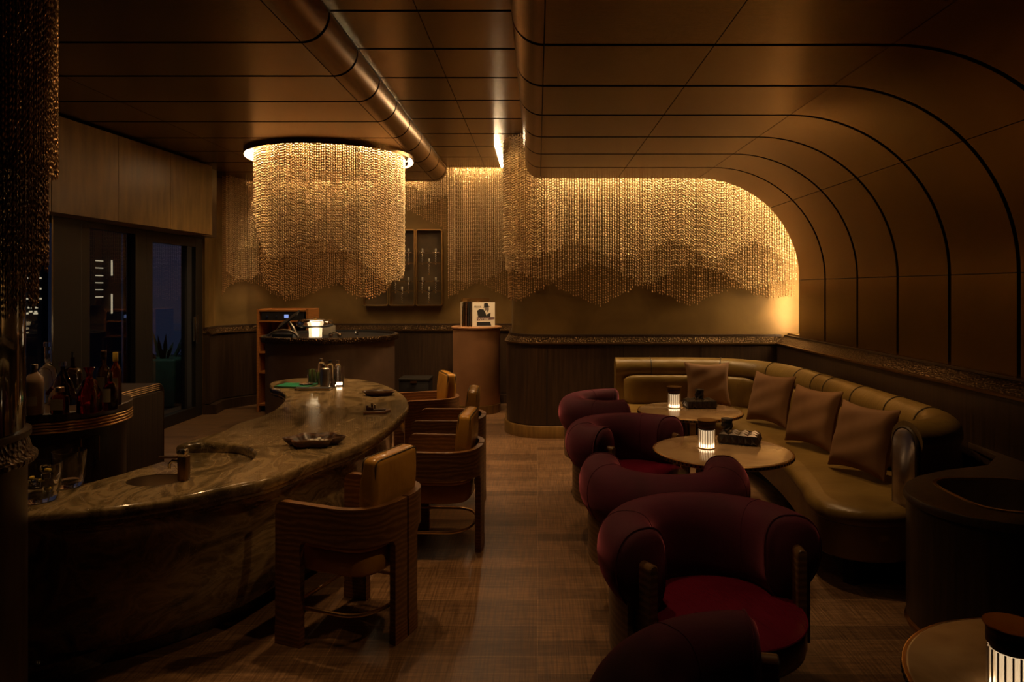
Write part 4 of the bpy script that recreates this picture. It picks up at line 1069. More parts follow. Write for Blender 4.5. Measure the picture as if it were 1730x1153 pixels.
# seat
front = spline([(0.80,6.36),(1.15,6.35),(1.45,6.24),(1.66,6.00),(1.73,5.6),(1.72,5.0),(1.68,4.55),(1.61,4.12),(1.555,3.90),(1.56,3.72),(1.68,3.60),(1.86,3.575),(2.02,3.63)], 70)
inner = [rollc[i] for i in range(0,120,3)]+[rollc[-1]]
inner = [(p[0],p[1]) for p in inner]
seatpoly = front + [(2.10,3.75)] + offset_open(inner, 0.05)[::-1] if False else front + inner[::-1]
def sring(d, z):
    q = offset(seatpoly, d)
    return [(p[0],p[1],z) for p in q]
if area(seatpoly) < 0: seatpoly = seatpoly[::-1]
mb = MB(); rs = [sring(d,z) for d,z in [(-0.03,0.155),(-0.010,0.158),(0.0,0.17),(0.0,0.33),(0.004,0.345)]]
mb.rings(rs); mb.fill([[(p[0],p[1]) for p in rs[0]]],0.155,flip=True); mb.fill([[(p[0],p[1]) for p in rs[-1]]],0.345)
mb.build('seat_base','sleather',sofa,smooth=45)
mb = MB(); rs = [sring(d,z) for d,z in [(0.0,0.345),(0.010,0.352),(0.016,0.375),(0.012,0.402),(-0.004,0.422),(-0.035,0.433),(-0.08,0.438)]]
mb.rings(rs); mb.fill([[(p[0],p[1]) for p in rs[-1]]],0.438)
mb.build('seat','sleather',sofa,smooth=60)
MB().tube([(p[0],p[1],0.348) for p in front],0.006,6).build('seat_piping','sleather_d',sofa)
MB().prism(offset(seatpoly,-0.16),0.0,0.155).build('plinth','black',sofa,smooth=40)
# back pads below the roll
def pad(i0, i1, nm='back_pad'):
    seg = rollc[i0:i1+1]; m = len(seg); sc = [1.0]*m
    for k in range(3):
        f = [0.72,0.90,0.98][k]; sc[k] = f; sc[m-1-k] = f
    pr = [(0.135+0.045*math.copysign(abs(math.cos(a))**0.6,math.cos(a)), 0.575+0.15*math.copysign(abs(math.sin(a))**0.6,math.sin(a))) for a in [2*PI*k/20 for k in range(20)]]
    MB().sweep(seg, pr, scale=sc).build(nm,'sleather',sofa,smooth=60)
for a, b in ((2,22),(24,38),(39,50),(51,62),(63,74),(75,86),(87,97)): pad(a, b)

# throw cushions
def make_pillow():
    mb = MB(); n = 18; w = 0.222
    def surf(u, v, s_):
        # u,v in -1..1 ; corners pulled out, edges pulled in
        e = 1-0.14*(1-abs(u)**2)*abs(v)**3; e2 = 1-0.14*(1-abs(v)**2)*abs(u)**3
        x = u*w*e2; z = v*w*e
        th = 0.075*((1-u**4)*(1-v**4))**0.55
        th *= 1+0.06*math.sin(5*u+3*v)+0.05*math.sin(9*v-4*u)
        return (x, s_*(th+0.003), z)
    for s_ in (1,-1):
        vs = [surf(-1+2*i/n,-1+2*j/n,s_) for j in range(n+1) for i in range(n+1)]
        fs = []
        for j in range(n):
            for i in range(n):
                q = (j*(n+1)+i, j*(n+1)+i+1, (j+1)*(n+1)+i+1, (j+1)*(n+1)+i)
                fs.append(q if s_ < 0 else q[::-1])
        mb.add(vs, fs)
    # close rim
    rim = [(-1+2*i/n,-1) for i in range(n)]+[(1,-1+2*i/n) for i in range(n)]+[(1-2*i/n,1) for i in range(n)]+[(-1,1-2*i/n) for i in range(n)]
    mb.rings([[surf(u,v,1) for u,v in rim],[surf(u,v,-1) for u,v in rim]])
    return mb.build('throw_cushion','pillow',smooth=70,subsurf=1)
pw = make_pillow(); gP = 'rust velvet cushions on the banquette'
tag(pw,'x','cushion')
def setp(o, x, y, z, rz, rx, ry, label):
    o.location=(x,y,z); o.rotation_euler=(rx,ry,rz); o.rotation_mode='XYZ'; o['label']=label; o['group']=gP
spec = [(1.66,6.66,0.665,D(-4),D(-14),0.0,'rust velvet cushion on the back part of the banquette, facing the camera'),
        (1.98,5.80,0.665,D(-62),D(-16),D(0),'rust velvet cushion, farthest of the three against the right wall'),
        (2.01,4.98,0.665,D(-66),D(-16),D(0),'rust velvet cushion, middle of the three against the right wall'),
        (2.03,4.26,0.665,D(-68),D(-18),D(0),'rust velvet cushion, nearest of the three against the right wall')]
for k, (x,y,z,rz,rx,ry,lb) in enumerate(spec):
    o = pw
    if k: o = pw.copy(); COL.objects.link(o)
    setp(o,x,y,z,rz,rx,ry,lb)

# ================================================================== SIDE CABINET WITH ICE WELL (right foreground)
cab = thing('service_cabinet','low dark cabinet with a rounded nose and a metal ice well at the right edge','cabinet',(0,0,0))
nose = [(2.555,2.615),(1.95,2.615)]+arc(1.95,2.93,0.315,-PI/2,-PI,14)[1:]+[(1.635,3.10)]+arc(1.735,3.10,0.10,PI,PI/2,5)[1:][:0]
nose = [(2.555,2.60),(2.0,2.60)]+[(2.0-0.365*math.sin(a),2.60+0.33-0.33*math.cos(a)) for a in [PI/2*i/14 for i in range(1,15)]]+[(1.64,3.02),(1.665,3.11),(1.74,3.22),(1.85,3.32),(2.05,3.43),(2.32,3.52),(2.50,3.72),(2.545,3.95),(2.555,4.05)]
ZC = 0.69
if area(nose) < 0: nose = nose[::-1]
nose = nose
hole = [(2.09+0.25*math.copysign(abs(math.cos(a))**0.6,math.cos(a)), 3.02+0.25*math.copysign(abs(math.sin(a))**0.6,math.sin(a))) for a in [2*PI*i/40 for i in range(40)]]
mb = MB(); r_ = [[(p[0],p[1],z) for p in offset(nose,d)] for d,z in [(-0.002,0.655),(0,0.659),(0,0.684),(-0.004,ZC)]]
mb.rings(r_); mb.fill([[(p[0],p[1]) for p in r_[-1]], hole], ZC); mb.rings([[(p[0],p[1],ZC) for p in hole],[(p[0],p[1],0.655) for p in hole]])
mb.build('worktop','dkwood2',cab,smooth=40)
mb = MB(); no = offset(nose,-0.012); mb.rings([[(p[0],p[1],z) for p in no] for z in (0.12,0.655)]); mb.build('body','dkwood',cab,smooth=40)
MB().prism(offset(nose,-0.05),0.0,0.12).build('plinth','black',cab,smooth=40)
MB().rings([[(p[0],p[1],z) for p in offset(nose,d)] for d,z in [(-0.03,0.105),(-0.008,0.105),(-0.004,0.112),(-0.008,0.119),(-0.004,0.126),(-0.012,0.134)]]).build('base_band','brass',cab)
hc = hole if area(hole) > 0 else hole[::-1]
MB().rings([[(p[0],p[1],z) for p in offset(hc,d)] for d,z in [(0.014,ZC+0.0005),(0.014,ZC+0.004),(-0.002,ZC+0.004),(-0.004,ZC-0.004)]]).build('well_rim','brass',cab)
mb = MB(); rw = [[(p[0],p[1],z) for p in offset(hc,d)] for d,z in [(-0.003,ZC+0.002),(-0.006,0.42)]]
mb.rings(rw); mb.fill([[(p[0],p[1]) for p in rw[-1]]],0.42); mb.build('well_liner','steel',cab,smooth=40)
# ================================================================== BACK CABINETS BY THE WINDOW
ZK = 0.92
def stadium(cx, cy, r, xl, n=18): return [(xl,cy-r)]+[(cx+r*math.sin(a), cy-r*math.cos(a)) for a in [PI*k/n for k in range(n+1)]]+[(xl,cy+r)]
kc = thing('drinks_cabinet','dark round-ended drinks cabinet with ridged brass edge, bottles on top','cabinet',(-2.853,4.05,0))
sd = stadium(0,0,0.39,-1.05); 
def ringset(poly, lst): return [[(p[0],p[1],z) for p in offset(poly,d)] for d,z in lst]
mb = MB(); r_ = ringset(sd,[(-0.02,0.872),(0,0.876),(0,0.914),(-0.006,ZK)]); mb.rings(r_); mb.fill([[(p[0],p[1]) for p in r_[-1]]],ZK); mb.fill([[(p[0],p[1]) for p in r_[0]]],0.872,flip=True); mb.build('worktop','dkwood2',kc,smooth=40)
lst = []
for k in range(4):
    z = 0.806+k*0.0165; lst += [(-0.012,z),(0.0,z+0.004),(0.002,z+0.008),(0.0,z+0.012),(-0.012,z+0.0165)]
MB().rings(ringset(sd,lst)).build('ridged_band','brass',kc,smooth=60)
MB().prism(offset(sd,-0.035),0.08,0.806).build('body','dkwood',kc,smooth=40)
MB().prism(offset(sd,-0.07),0.0,0.08).build('plinth','black',kc,smooth=40)
for a in (D(52),D(66)):
    r1, r2 = 0.356, 0.385
    c, s_ = math.sin(a), -math.cos(a)
    MB().tube([(r1*c,r1*s_,0.62),(r2*c,r2*s_,0.62),(r2*c,r2*s_,0.76),(r1*c,r1*s_,0.76)],0.005,6).build('handle','brass',kc)
sdc = thing('window_cabinet','brown side cabinet with ridged brass trim rounding its top corner, before the windows','cabinet',(0,0,0))
x0c, x1c, y0c, y1c = -3.95, -2.70, 4.46, 4.98
def endprof(off, r=0.08):  # outline in y-z of the end panel, rounded at the far top
    return [(y0c,0.0),(y0c,ZK-off)]+[(y1c-r+ (r-off)*math.sin(a), ZK-r+(r-off)*math.cos(a)) for a in [PI/2*k/8 for k in range(9)]]+[(y1c-off,0.0)]
pf_ = endprof(0.0); mb = MB(); mb.rings([[(x0c,p[0],p[1]) for p in pf_],[(x1c-0.03,p[0],p[1]) for p in pf_]],cap0=True,cap1=True); mb.build('body','dkwood2',sdc,smooth=40)
pf2 = endprof(0.055); MB().rings([[(x1c-0.03,p[0],p[1]) for p in pf2],[(x1c,p[0],p[1]) for p in pf2]],cap0=True,cap1=True).build('end_panel','dkwood2',sdc,smooth=40)
for k in range(4):
    off = 0.006+0.013*k; pp = endprof(off)[1:]
    MB().tube([(x1c-0.026,p[0],p[1]) for p in pp],0.0055,6).build('ridge','brass_dark',sdc)
# bottles on the round-ended cabinet
gBt = 'bottles on the drinks cabinet'
def bottle(label, px, py, prof, mat, cap=None, capmat='ink', lab=None, lq=None, seg=28, sq=False, sx=1, sy=1, z=ZK, rz=0.0, yy=None, name='spirit_bottle'):
    if yy: x, y = XY(px, yy), yy
    else: x, y = G(px, py, z)
    t = thing(name, label, 'bottle', (x,y,z), rz, gBt)
    seg_ = 4 if sq else seg
    if sq:
        mb = MB(); rs = []
        for r, zz in prof:
            rr = []; ee = 0.5 if r > 0.022 else 1.0
            for k in range(28):
                a = 2*PI*k/28; c, s_ = math.cos(a), math.sin(a); rr.append((r*sx*math.copysign(abs(c)**ee,c), r*sy*math.copysign(abs(s_)**ee,s_), zz))
            rs.append(rr)
        mb.rings(rs,cap0=True,cap1=True)
    else: mb = MB().lathe(prof,seg=seg,sx=sx,sy=sy)
    b = mb.build('body',mat,t,smooth=45)
    if cap:
        r, za, zb = cap; MB().lathe([(r,za),(r,zb),(r*0.85,zb+0.003),(0.0,zb+0.003)],seg=20).build('stopper',capmat,t)
    if lab:
        r, za, zb, hw = lab; mb = MB()
        if sq: mb.box(-hw,hw,-r*sy-0.0015,-r*sy-0.0005,za,zb)
        else: mb.rings([[(r*sx*1.012*math.sin(a), -r*sy*1.012*math.cos(a), z_) for a in [D(-hw)+D(2*hw)*k/12 for k in range(13)]] for z_ in (za,zb)],closed=False)
        mb.build('label','cream',t,smooth=30)
    return t
bottle('tall cream ceramic bottle at the left end of the drinks cabinet',58,700,[(0.042,0),(0.045,0.004),(0.045,0.17),(0.040,0.20),(0.018,0.225),(0.014,0.235),(0.014,0.262)],'creambottle',(0.017,0.245,0.268),'steel',(0.045,0.05,0.10,50))
bottle('tall clear bottle with a ringed neck behind the cream bottle',80,681,[(0.046,0),(0.048,0.004),(0.048,0.19),(0.030,0.225),(0.015,0.245),(0.017,0.27),(0.014,0.28),(0.017,0.30),(0.014,0.335)],'glass',(0.020,0.335,0.362),'glass')
bottle('wide fan-shaped decanter of dark spirit with a red seal',106,684,[(0.085,0),(0.090,0.006),(0.082,0.05),(0.060,0.12),(0.030,0.175),(0.013,0.20),(0.013,0.225)],'darkglass',(0.019,0.225,0.250),'glass',sx=1.0,sy=0.45)
bottle('squat square bottle with a cream label at the front of the drinks cabinet',101,699,[(0.042,0),(0.044,0.003),(0.044,0.085),(0.036,0.098),(0.014,0.106),(0.014,0.118)],'amber',(0.021,0.118,0.142),'steel',(0.044,0.022,0.080,0.034),sq=True,sy=0.55)
bottle('tall black bottle between the fan decanter and the square decanter',123,680,[(0.040,0),(0.042,0.004),(0.042,0.17),(0.034,0.20),(0.012,0.215),(0.012,0.27)],'darkglass',(0.007,0.27,0.30),'ink',sq=True)
bottle('square decanter of red spirit with a flared glass neck',151,697,[(0.050,0),(0.053,0.004),(0.053,0.105),(0.040,0.135),(0.028,0.175),(0.016,0.19),(0.017,0.22),(0.026,0.245),(0.024,0.249)],'redliq',None,sq=True,sy=0.9)
bottle('tall brown bottle with a red-brown cap right of the square decanter',175,690,[(0.034,0),(0.036,0.004),(0.036,0.20),(0.028,0.23),(0.013,0.245),(0.013,0.29)],'darkglass',(0.0155,0.285,0.325),'walnut',(0.036,0.08,0.18,40))
bottle('slim bottle with an orange foil neck at the right of the drinks cabinet',195,684,[(0.030,0),(0.032,0.004),(0.032,0.20),(0.024,0.225),(0.012,0.245),(0.012,0.27)],'amber',(0.014,0.255,0.305),'yellow',(0.032,0.06,0.16,55))
bottle('small round flask of red spirit in front of the orange-necked bottle',186,692,[(0.036,0),(0.038,0.004),(0.038,0.09),(0.036,0.12),(0.024,0.145),(0.012,0.155),(0.012,0.18)],'redliq',(0.013,0.18,0.205),'glass',(0.038,0.045,0.12,35))
g = G(104,684,ZK); 
o = MB().box(-0.075,-0.055,-0.048,-0.044,0.06,0.11,tilt=('Y',0.7)).build('ribbon','rleather'); o.location=(g[0]+0.01,g[1],ZK); o.parent = None
for q in bpy.data.objects:
    if q.get('label','').startswith('wide fan-shaped'): o.parent = q; o.location = (0.02,0.0,0.0)
tr = thing('bar_tray','pale flat tray under the bottles on the drinks cabinet','tray',(XY(100,4.19),4.19,ZK))
MB().rbox(0,0,0.004,0.42,0.16,0.006,0.002,2).build('plate','cream',tr)

# ================================================================== ROUND RECEPTION COUNTER, FAR
ZD = 1.06
dk = thing('round_counter','dark round-fronted counter with a hammered bronze rim below the chain drum','counter',(-2.40,8.20,0))
def dout(r, n=24):
    # left end squarish, right end round
    pts = []
    for k in range(n*2):
        a = 2*PI*k/(n*2); c, s_ = math.cos(a), math.sin(a); e = 0.72 if c < 0 else 1.0
        pts.append((((0.70 if c > 0 else 0.80)+r)*math.copysign(abs(c)**e,c), (0.74+r)*math.copysign(abs(s_)**e,s_)))
    return pts
dp = dout(0.0)
MB().prism(offset(dp,-0.03),0.06,0.985).build('body','suede',dk,smooth=40)
MB().prism(offset(dp,-0.07),0.0,0.06).build('plinth','black',dk,smooth=40)
r_ = ringset(dp,[(-0.03,0.985),(0.012,0.992),(0.018,1.0),(0.018,1.045),(0.010,ZD-0.004),(0.0,ZD)]); mb = MB().rings(r_); mb.build('rim','hammer',dk,smooth=50)
mb = MB(); mb.rings(ringset(dp,[(0.0,ZD),(-0.03,ZD),(-0.035,ZD-0.03)])); mb.fill([[(p[0],p[1]) for p in offset(dp,-0.035)]],ZD-0.03); mb.build('worktop','ink',dk,smooth=40)
ZT = ZD-0.03
# glass mushroom lamp
lx, ly = XY(533,7.95), 7.95
lt = thing('glass_lamp','glowing lattice-glass lamp with a wide clear glass brim on the round counter','lamp',(lx,ly,ZT))
def lat(r, z, ph): return [((r+0.0025*math.cos(18*(2*PI*k/72)+ph))*math.cos(2*PI*k/72), (r+0.0025*math.cos(18*(2*PI*k/72)+ph))*math.sin(2*PI*k/72), z) for k in range(72)]
pr = [(0.070,0.0),(0.071,0.05),(0.073,0.10),(0.078,0.14),(0.090,0.17),(0.108,0.195),(0.120,0.205)]
rs = []
for i in range(25):
    z = 0.205*i/24; r = np.interp(z,[p[1] for p in pr],[p[0] for p in pr]); rs.append(lat(r,z,z*90))
MB().rings(rs).build('shade','frost2',lt,smooth=30)
MB().lathe([(0.035,0.01),(0.04,0.02),(0.045,0.15),(0.06,0.185),(0.0,0.19)],seg=24).build('light_core','glow',lt)
MB().lathe([(0.115,0.200),(0.150,0.212),(0.190,0.205),(0.212,0.175),(0.205,0.140),(0.165,0.122),(0.085,0.118),(0.085,0.121),(0.163,0.126),(0.200,0.143),(0.207,0.174),(0.187,0.201),(0.150,0.208),(0.117,0.197)],seg=48,caps=False).build('brim','glass',lt,smooth=60)
MB().lathe([(0.0,0.19),(0.02,0.19),(0.02,0.235),(0.0,0.237)],seg=16).build('finial','brass',lt)
# turntable mixer, curved stand and angled screen
t = thing('tablet_stand','dark tilted screen on a grey arm at the left of the round counter','screen',(XY(487,8.0),8.0,ZT))
MB().rbox(0,0,0,0.30,0.22,0.018,0.006,3).xf(Matrix.Translation((0.0,0.0,0.20)) @ Matrix.Rotation(-0.65,4,'Y') @ Matrix.Rotation(0.3,4,'X')).build('screen','ink',t)
MB().tube([(0.08,0.02,0.0),(0.07,0.02,0.05),(0.04,0.02,0.12),(0.0,0.0,0.185)],[0.05,0.035,0.022,0.018],12).build('arm','steel',t)
t = thing('arched_stand','low grey arched metal stand on the left of the round counter','stand',(XY(478,7.72),7.72,ZT))
MB().tube([(0.17*math.cos(a)*1.0,0,0.10*math.sin(a)) for a in [PI*k/14 for k in range(15)]],0.013,8).build('arch','steel',t)
MB().rbox(0,0.02,0.03,0.24,0.10,0.06,0.01,2).build('body','ink',t)
t = thing('counter_box','pale low box standing behind the glowing lamp on the round counter','box',(XY(552,8.45),8.45,ZT))
MB().rbox(0,0,0.055,0.16,0.2,0.11,0.006,2).build('body','cream',t)
t = thing('headphones','small shiny headphones lying on the round counter right of the lamp','headphones',(XY(566,7.95),7.95,ZT))
MB().tube([(-0.05,0.0,0.03),(-0.03,0.01,0.055),(0.0,0.012,0.062),(0.03,0.01,0.05),(0.05,0,0.03)],0.006,6).build('band','chrome',t)
for sx in (-0.05,0.05): MB().lathe([(0.0,-0.014),(0.026,-0.012),(0.028,0.0),(0.024,0.012),(0.0,0.014)],seg=18).xf(Matrix.Translation((sx,0,0.03)) @ Matrix.Rotation(1.2,4,'X')).build('ear_cup','chrome',t)
for k,(px,nm) in enumerate(((603,'small bright cube on the right part of the round counter'),)):
    t = thing('place_card',nm,'card',(XY(px,8.4),8.4,ZT)); MB().rbox(0,0,0.025,0.035,0.02,0.05,0.003,2).build('body','chrome',t)
# teak hi-fi shelf
sh = thing('stereo_shelf','orange teak shelf unit with stereo gear, left of the round counter','shelf',(-3.31,9.08,0))
W2, D2, H2 = 0.335, 0.22, 1.335
MB().box(-W2,-W2+0.03,-D2,D2,0,H2).box(W2-0.03,W2,-D2,D2,0,H2).box(-W2+0.03,W2-0.03,D2-0.02,D2,0,H2).build('side_panel','shelfwood',sh,smooth=0,bevel=0.002)
for z in (H2-0.03,1.165,0.97,0.76,0.5,0.08): MB().box(-W2+0.03,W2-0.03,-D2,D2-0.02,z,z+0.022).build('shelf_board','shelfwood',sh,smooth=0)
MB().box(0.08,0.10,-D2,D2-0.02,0.10,1.165).build('divider','shelfwood',sh,smooth=0)
t = thing('stereo_receiver','black stereo receiver with small blue display in the top of the teak shelf','stereo',(-3.31,9.0,1.188))
MB().box(-0.28,0.28,-0.13,0.13,0,0.105).build('body','ink',t,bevel=0.003); MB().box(0.02,0.075,-0.134,-0.131,0.03,0.075).build('display','screen',t,smooth=0)
for sx in (-0.20,-0.08): MB().lathe([(0.0,0.0),(0.014,0.0),(0.013,0.02),(0.0,0.02)],seg=16).xf(Matrix.Translation((sx,-0.13,0.05)) @ Matrix.Rotation(PI/2,4,'X')).build('knob','chrome',t)

# ================================================================== RECORD PEDESTAL
PX, PY_ = -0.795, 8.92
pd = thing('record_pedestal','round tan leather-wrapped pedestal carrying records','pedestal',(PX,PY_,0))
MB().lathe([(0.305,0.115),(0.308,0.13),(0.308,1.075),(0.300,1.085)],seg=56).build('drum','leatherbox',pd)
MB().lathe([(0.318,1.082),(0.328,1.088),(0.330,1.098),(0.326,1.108),(0.31,1.112),(0.0,1.112)],seg=56).build('top','leatherbox',pd)
MB().lathe([(0.312,0.0),(0.312,0.112),(0.305,0.114)],seg=56).build('base_ring','fascia',pd)
ZP = 1.112
def sleeve(label, x, y, mat, yaw, lean, t_=0.010, name='record_sleeve'):
    t = thing(name, label, 'record', (x,y,ZP), yaw, 'records on the pedestal')
    MB().box(-t_/2,t_/2,-0.157,0.157,0,0.315,c=(0,0,0),tilt=('Y',lean)).build('jacket',mat,t,smooth=0); return t
names = ['leftmost','second from the left','third from the left','fourth from the left','fifth from the left','sixth from the left','seventh from the left']
for k in range(7):
    sleeve('record sleeve standing edge-on on the pedestal, %s' % names[k], PX-0.185+0.030*k, PY_+0.02, ['cream','brass_dark','walnut','ink','dkwood2','pillow','pillow'][k], D(0), 0.02*k*0.4, 0.022)
o = MB().box(-0.19,0.17,0.18,0.19,0,0.36).box(-0.20,-0.19,0.10,0.19,0,0.36).build('record_backstop','brass'); o.location=(PX-0.015,PY_+0.025,ZP); tag(o,'brass backstop sheet behind the records on the pedestal','stand')
cv = thing('album_cover','white record sleeve with dark hatted figure leaning at the front of the pedestal','record',(PX+0.105,PY_-0.19,ZP+0.002),D(3))
R_ = Matrix.Rotation(D(-9),4,'X')
MB().box(-0.145,0.145,0,0.006,0,0.315).xf(R_).build('jacket','paper',cv,smooth=0) if 'paper' in M else None
M['paper'] = plain('white_print', (0.80,0.74,0.62), 0.5); M['greyink'] = plain('grey_print', (0.20,0.17,0.15), 0.5); M['lilac'] = plain('plum_print', (0.14,0.08,0.09), 0.5)
MB().box(-0.145,0.145,0,0.006,0,0.315).xf(R_).build('jacket','paper',cv,smooth=0)
def flat(pts, mat, nm, y=-0.0012):
    mb = MB(); poly = pts if area(pts) > 0 else pts[::-1]
    tri = tessellate_polygon([[Vector((p[0],p[1],0)) for p in poly]])
    mb.add([(p[0],y,p[1]) for p in poly],[tuple(t_) for t_ in tri]); mb.xf(R_); return mb.build(nm,mat,cv,smooth=0)
flat([(-0.085,0.205),(-0.05,0.225),(0.0,0.222),(0.02,0.19),(0.045,0.16),(0.09,0.18),(0.085,0.12),(-0.07,0.12)],'ink','jacket_print')
flat([(-0.010,0.240),(0.082,0.256),(0.080,0.262),(0.066,0.264),(0.055,0.300),(0.030,0.307),(0.006,0.296),(0.004,0.248)],'ink','hat_print',-0.0016)
flat([(0.012,0.243),(0.066,0.252),(0.068,0.215),(0.048,0.180),(0.030,0.185),(0.018,0.215)],'greyink','head_print',-0.0014)
flat([(0.02,0.19),(0.035,0.215),(0.05,0.185),(0.042,0.13)],'paper','collar_print',-0.0018)
flat([(-0.085,0.075),(0.140,0.095),(0.140,0.122),(-0.085,0.120)],'lilac','band_print',-0.0015)
flat([(-0.085,0.010),(0.100,0.010),(0.085,0.060),(-0.085,0.060)],'ink','trouser_print',-0.0015)
def text(body, size, x, z, mat, parent, mtx, y=-0.002, sx=1.0, nm='lettering'):
    cu = bpy.data.curves.new('t','FONT'); cu.body = body; cu.size = size; cu.extrude = 0.0003; cu.align_x = 'CENTER'
    ob = bpy.data.objects.new('t',cu); COL.objects.link(ob); dg = bpy.context.evaluated_depsgraph_get()
    me = bpy.data.meshes.new_from_object(ob.evaluated_get(dg)); bpy.data.objects.remove(ob); bpy.data.curves.remove(cu)
    me.transform(Matrix.Translation((x,y,z)) @ Matrix.Rotation(PI/2,4,'X') @ Matrix.Scale(sx,4,(1,0,0))); me.transform(mtx)
    me.materials.clear(); me.materials.append(M[mat]); o = bpy.data.objects.new(nm,me); COL.objects.link(o); o.parent = parent; return o
text('WORK',0.048,0.0,0.078,'paper',cv,R_); text('FRANK',0.036,-0.075,0.245,'greyink',cv,R_,sx=0.8)
# black box on the floor behind the chairs
t = thing('storage_box','black lidded box on the floor left of the record pedestal','box',(XY(703,9.15),9.15,0))
MB().rbox(0,0,0.195,0.39,0.36,0.37,0.008,2).build('body','inksoft' if 'inksoft' in M else 'ink',t); MB().rbox(0,0,0.40,0.41,0.38,0.03,0.006,2).build('lid','frame',t); MB().box(-0.04,0.04,-0.205,-0.185,0.36,0.385).build('latch','brass_dark',t)

# ================================================================== WALL CASES OF CORKSCREWS
YW = 9.59
def ucase(x0, x1, z0, z1, label):
    cx, cz = (x0+x1)/2, (z0+z1)/2; w, h = x1-x0, z1-z0
    t = thing('wall_case', label, 'display case', (cx,YW,cz), 0, 'brass wall cases')
    def rr(w_, h_, r, y):
        out = []
        for (sx, sz, a0) in ((1,1,0),(-1,1,PI/2),(-1,-1,PI),(1,-1,1.5*PI)):
            for k in range(6):
                a = a0+k/5*PI/2; out.append((sx*(w_/2-r)+r*math.cos(a), y, sz*(h_/2-r)+r*math.sin(a)))
        return out
    MB().rings([rr(w,h,0.035,0.05),rr(w,h,0.035,-0.075),rr(w-0.03,h-0.03,0.025,-0.075),rr(w-0.03,h-0.03,0.025,0.04)]).build('frame','brass',t,smooth=40)
    MB().rings([rr(w-0.02,h-0.02,0.03,0.052),rr(w-0.02,h-0.02,0.03,0.036)],cap0=True,cap1=True).build('back_board','caseback',t,smooth=40)
    return t, cx, cz, w, h
zt_, zb_ = ZY(388,YW), ZY(517,YW)
# hanging corkscrews: wooden grip on top of a cross bar, shaft, spiral, tip
def make_screw():
    t = thing('corkscrew','x','corkscrew')
    MB().lathe([(0.011,0.02),(0.013,0.025),(0.013,0.055),(0.010,0.062),(0.0,0.063)],seg=12).build('grip','cream',t)
    MB().box(-0.045,0.045,-0.006,0.006,0.004,0.014).lathe([(0.02,-0.005),(0.02,0.004),(0.008,0.02)],seg=12).build('crossbar','chrome',t,smooth=30)
    hp = [(0.008*math.cos(u*2.2),0.008*math.sin(u*2.2),-0.005-0.012*u*0.9) for u in [k*0.5 for k in range(26)]]
    MB().tube(hp,0.0035,5).build('spiral','steel',t)
    MB().lathe([(0.003,-0.05),(0.0045,-0.005)],seg=8).lathe([(0.0,-0.165),(0.008,-0.160),(0.008,-0.150),(0.0,-0.145)],seg=10).build('shaft','brass',t)
    return t
cs = None; firsts = True
edges = [(614,657.5,'leftmost brass wall case, mostly hidden by the chain drum'),(658.5,702.5,'middle brass wall case of corkscrews'),(703.5,748.5,'rightmost brass wall case of corkscrews')]
rails_px = [428,445,476,492]
for ci,(xa,xb,lb) in enumerate(edges):
    t, cx, cz, w, h = ucase(XY(xa,YW),XY(xb,YW),zb_,zt_,lb)
    for k,ry in enumerate(rails_px):
        z = ZY(ry,YW)-cz; MB().box(-w/2+0.02,w/2-0.02,-0.045,-0.035,z-0.005,z+0.005).build('hanging_rail','brass_dark',t,smooth=0)
    if ci == 0: continue
    for k,ry in enumerate(rails_px):
        z = ZY(ry,YW)
        pos = [(-0.25*w,'left'),(0.25*w,'right')] if k in (0,2) else [(0.0,'single')]
        for dx_, wd in pos:
            lab = '%s corkscrew on the %s rail of the %s wall case' % (wd, ['top','second','third','bottom'][k], ['','middle','rightmost'][ci])
            if cs is None: cs = make_screw(); place_at(cs, cx+dx_, YW-0.055, z, 0, lab, True, 'corkscrews in the wall cases')
            else: place_at(cs, cx+dx_, YW-0.055, z, 0, lab, False, 'corkscrews in the wall cases')
# ================================================================== UNSEEN SPOTS, SOME ADDED TO LIFT DARK PLACES
def aim(o, loc, tgt): o.location = loc; o.rotation_euler = (Vector(tgt)-Vector(loc)).to_track_quat('-Z','Y').to_euler()
def spot(loc, tgt, W, size=60, blend=0.8, rad=0.04, col=(1.0,0.58,0.25)):
    l = bpy.data.lights.new('unseen_spot','SPOT'); l.energy = W*0.66; l.color = col; l.spot_size = math.radians(size); l.spot_blend = blend; l.shadow_soft_size = rad
    o = bpy.data.objects.new('unseen_spot', l); COL.objects.link(o); aim(o, loc, tgt); return o
def bar_light(loc, tgt, L, wd, W, spread=100, col=(1.0,0.60,0.27)):
    l = bpy.data.lights.new('wall_washer','AREA'); l.shape = 'RECTANGLE'; l.size = L; l.size_y = wd; l.energy = W*0.66; l.color = col; l.spread = math.radians(spread)
    o = bpy.data.objects.new('wall_washer', l); COL.objects.link(o); aim(o, loc, tgt); return o
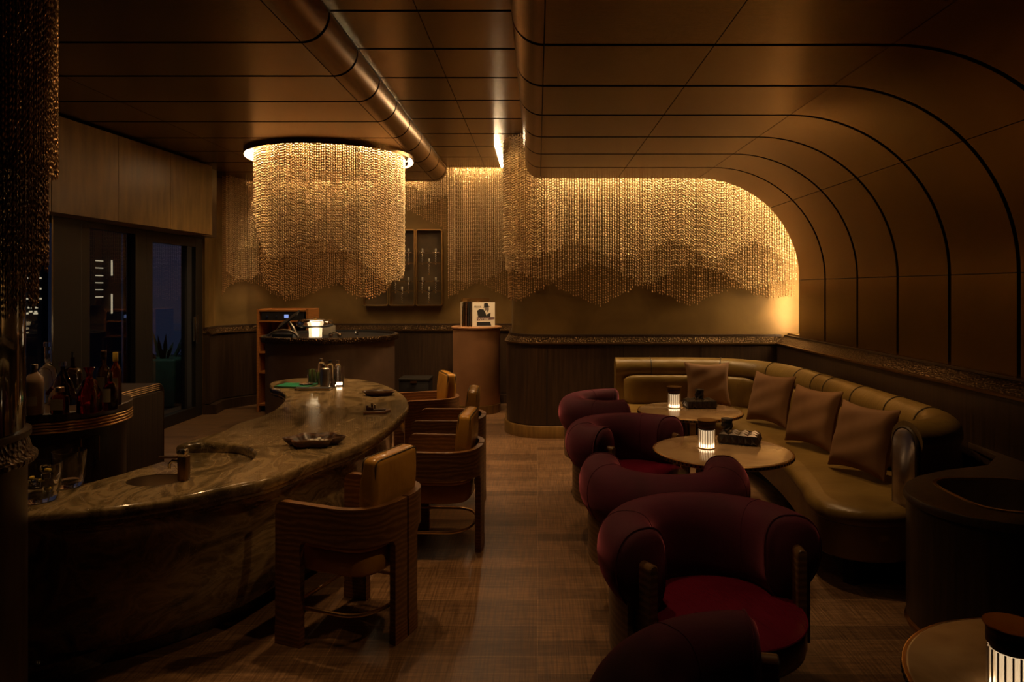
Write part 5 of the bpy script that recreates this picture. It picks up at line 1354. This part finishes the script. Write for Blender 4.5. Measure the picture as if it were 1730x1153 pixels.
# unseen washers near the joints; those on the far chains and drum are added
for x in (0.1,0.75,1.4,2.0): spot((x,6.42,2.70 if x<1.9 else 2.55),(x+0.1,7.25,1.75), 9, 75, 1.0)
for x in (-1.1,-0.65): spot((x,8.66,3.24),(x,9.5,2.2), 14, 70, 1.0)
for x in (-3.7,-3.0): spot((x,8.0,3.05),(x-0.1,9.5,2.1), 12, 75, 1.0)
for x in (-2.7,-1.9): spot((x,6.0,3.05),(-2.3,6.9,2.2), 2.5, 75, 1.0)
spot((-1.6,5.9,3.04),(-1.6,5.9,0.7), 165, 58)
spot((-1.0,3.7,3.0),(-1.0,3.5,0.5), 60, 75)
spot((0.15,3.7,2.68),(-0.75,3.5,0.5), 28, 55)  # added, lights the bar chair seats from the aisle side
spot((-1.6,2.5,3.0),(-1.6,3.0,0.7), 26, 50)
spot((-0.3,6.3,3.2),(-0.05,6.4,0), 175, 62)
spot((-0.4,4.3,3.2),(0.05,4.6,0), 45, 60)
spot((1.6,5.2,2.70),(2.1,5.3,0.5), 60, 85)
spot((1.3,4.0,2.70),(1.9,4.2,0.5), 35, 70)
spot((-0.6,8.3,3.2),(-0.78,9.0,0.8), 150, 50)
spot((-3.0,6.8,3.04),(-3.6,8.0,0), 30, 80)

spot((0.2,2.9,2.68),(0.62,2.7,0.7), 26, 60)  # added with the next one to lift the tub chairs
spot((0.2,4.4,2.68),(0.55,4.2,0.7), 22, 60)
spot((-1.9,3.0,3.0),(-1.9,3.1,0.7), 22, 60)

spot((-0.50,7.05,3.22),(-0.30,7.45,2.7), 20, 80)  # added with the next one, in place of a strip above the corner chains
spot((-0.45,6.6,3.22),(-0.25,7.3,2.2), 14, 60)

spot((-1.0,6.6,3.2),(-1.85,7.9,0.6), 90, 45)  # added, brightens the right side of the round counter
spot((-2.6,3.9,3.0),(-2.75,4.05,0.9), 45, 50)  # added fill over the bottles on the drinks cabinet
spot((1.0,2.2,2.66),(-0.75,3.15,0.4), 24, 30)  # added narrow beam for the seat of the nearest bar chair
spot((0.3,2.0,2.66),(0.55,2.45,0.6), 16, 60)  # added, puts a highlight on the foreground tub chair
spot((1.5,4.9,2.70),(1.12,4.05,0.65), 22, 36)  # added over the tables, this and the next, to brighten their tops
spot((1.3,6.0,2.70),(1.19,5.34,0.65), 18, 34)
spot((-1.6,8.9,3.22),(-1.65,9.6,2.4), 7, 70)  # added, warms the wall above the corkscrew cases
l = bpy.data.lights.new('planter_fill','POINT'); l.energy = 9; l.color = (0.8,0.95,0.85); l.shadow_soft_size = 0.1  # added fill outside, lifts the planter out of the dark
o = bpy.data.objects.new('planter_fill', l); COL.objects.link(o); o.location = (-5.0,8.6,2.3)
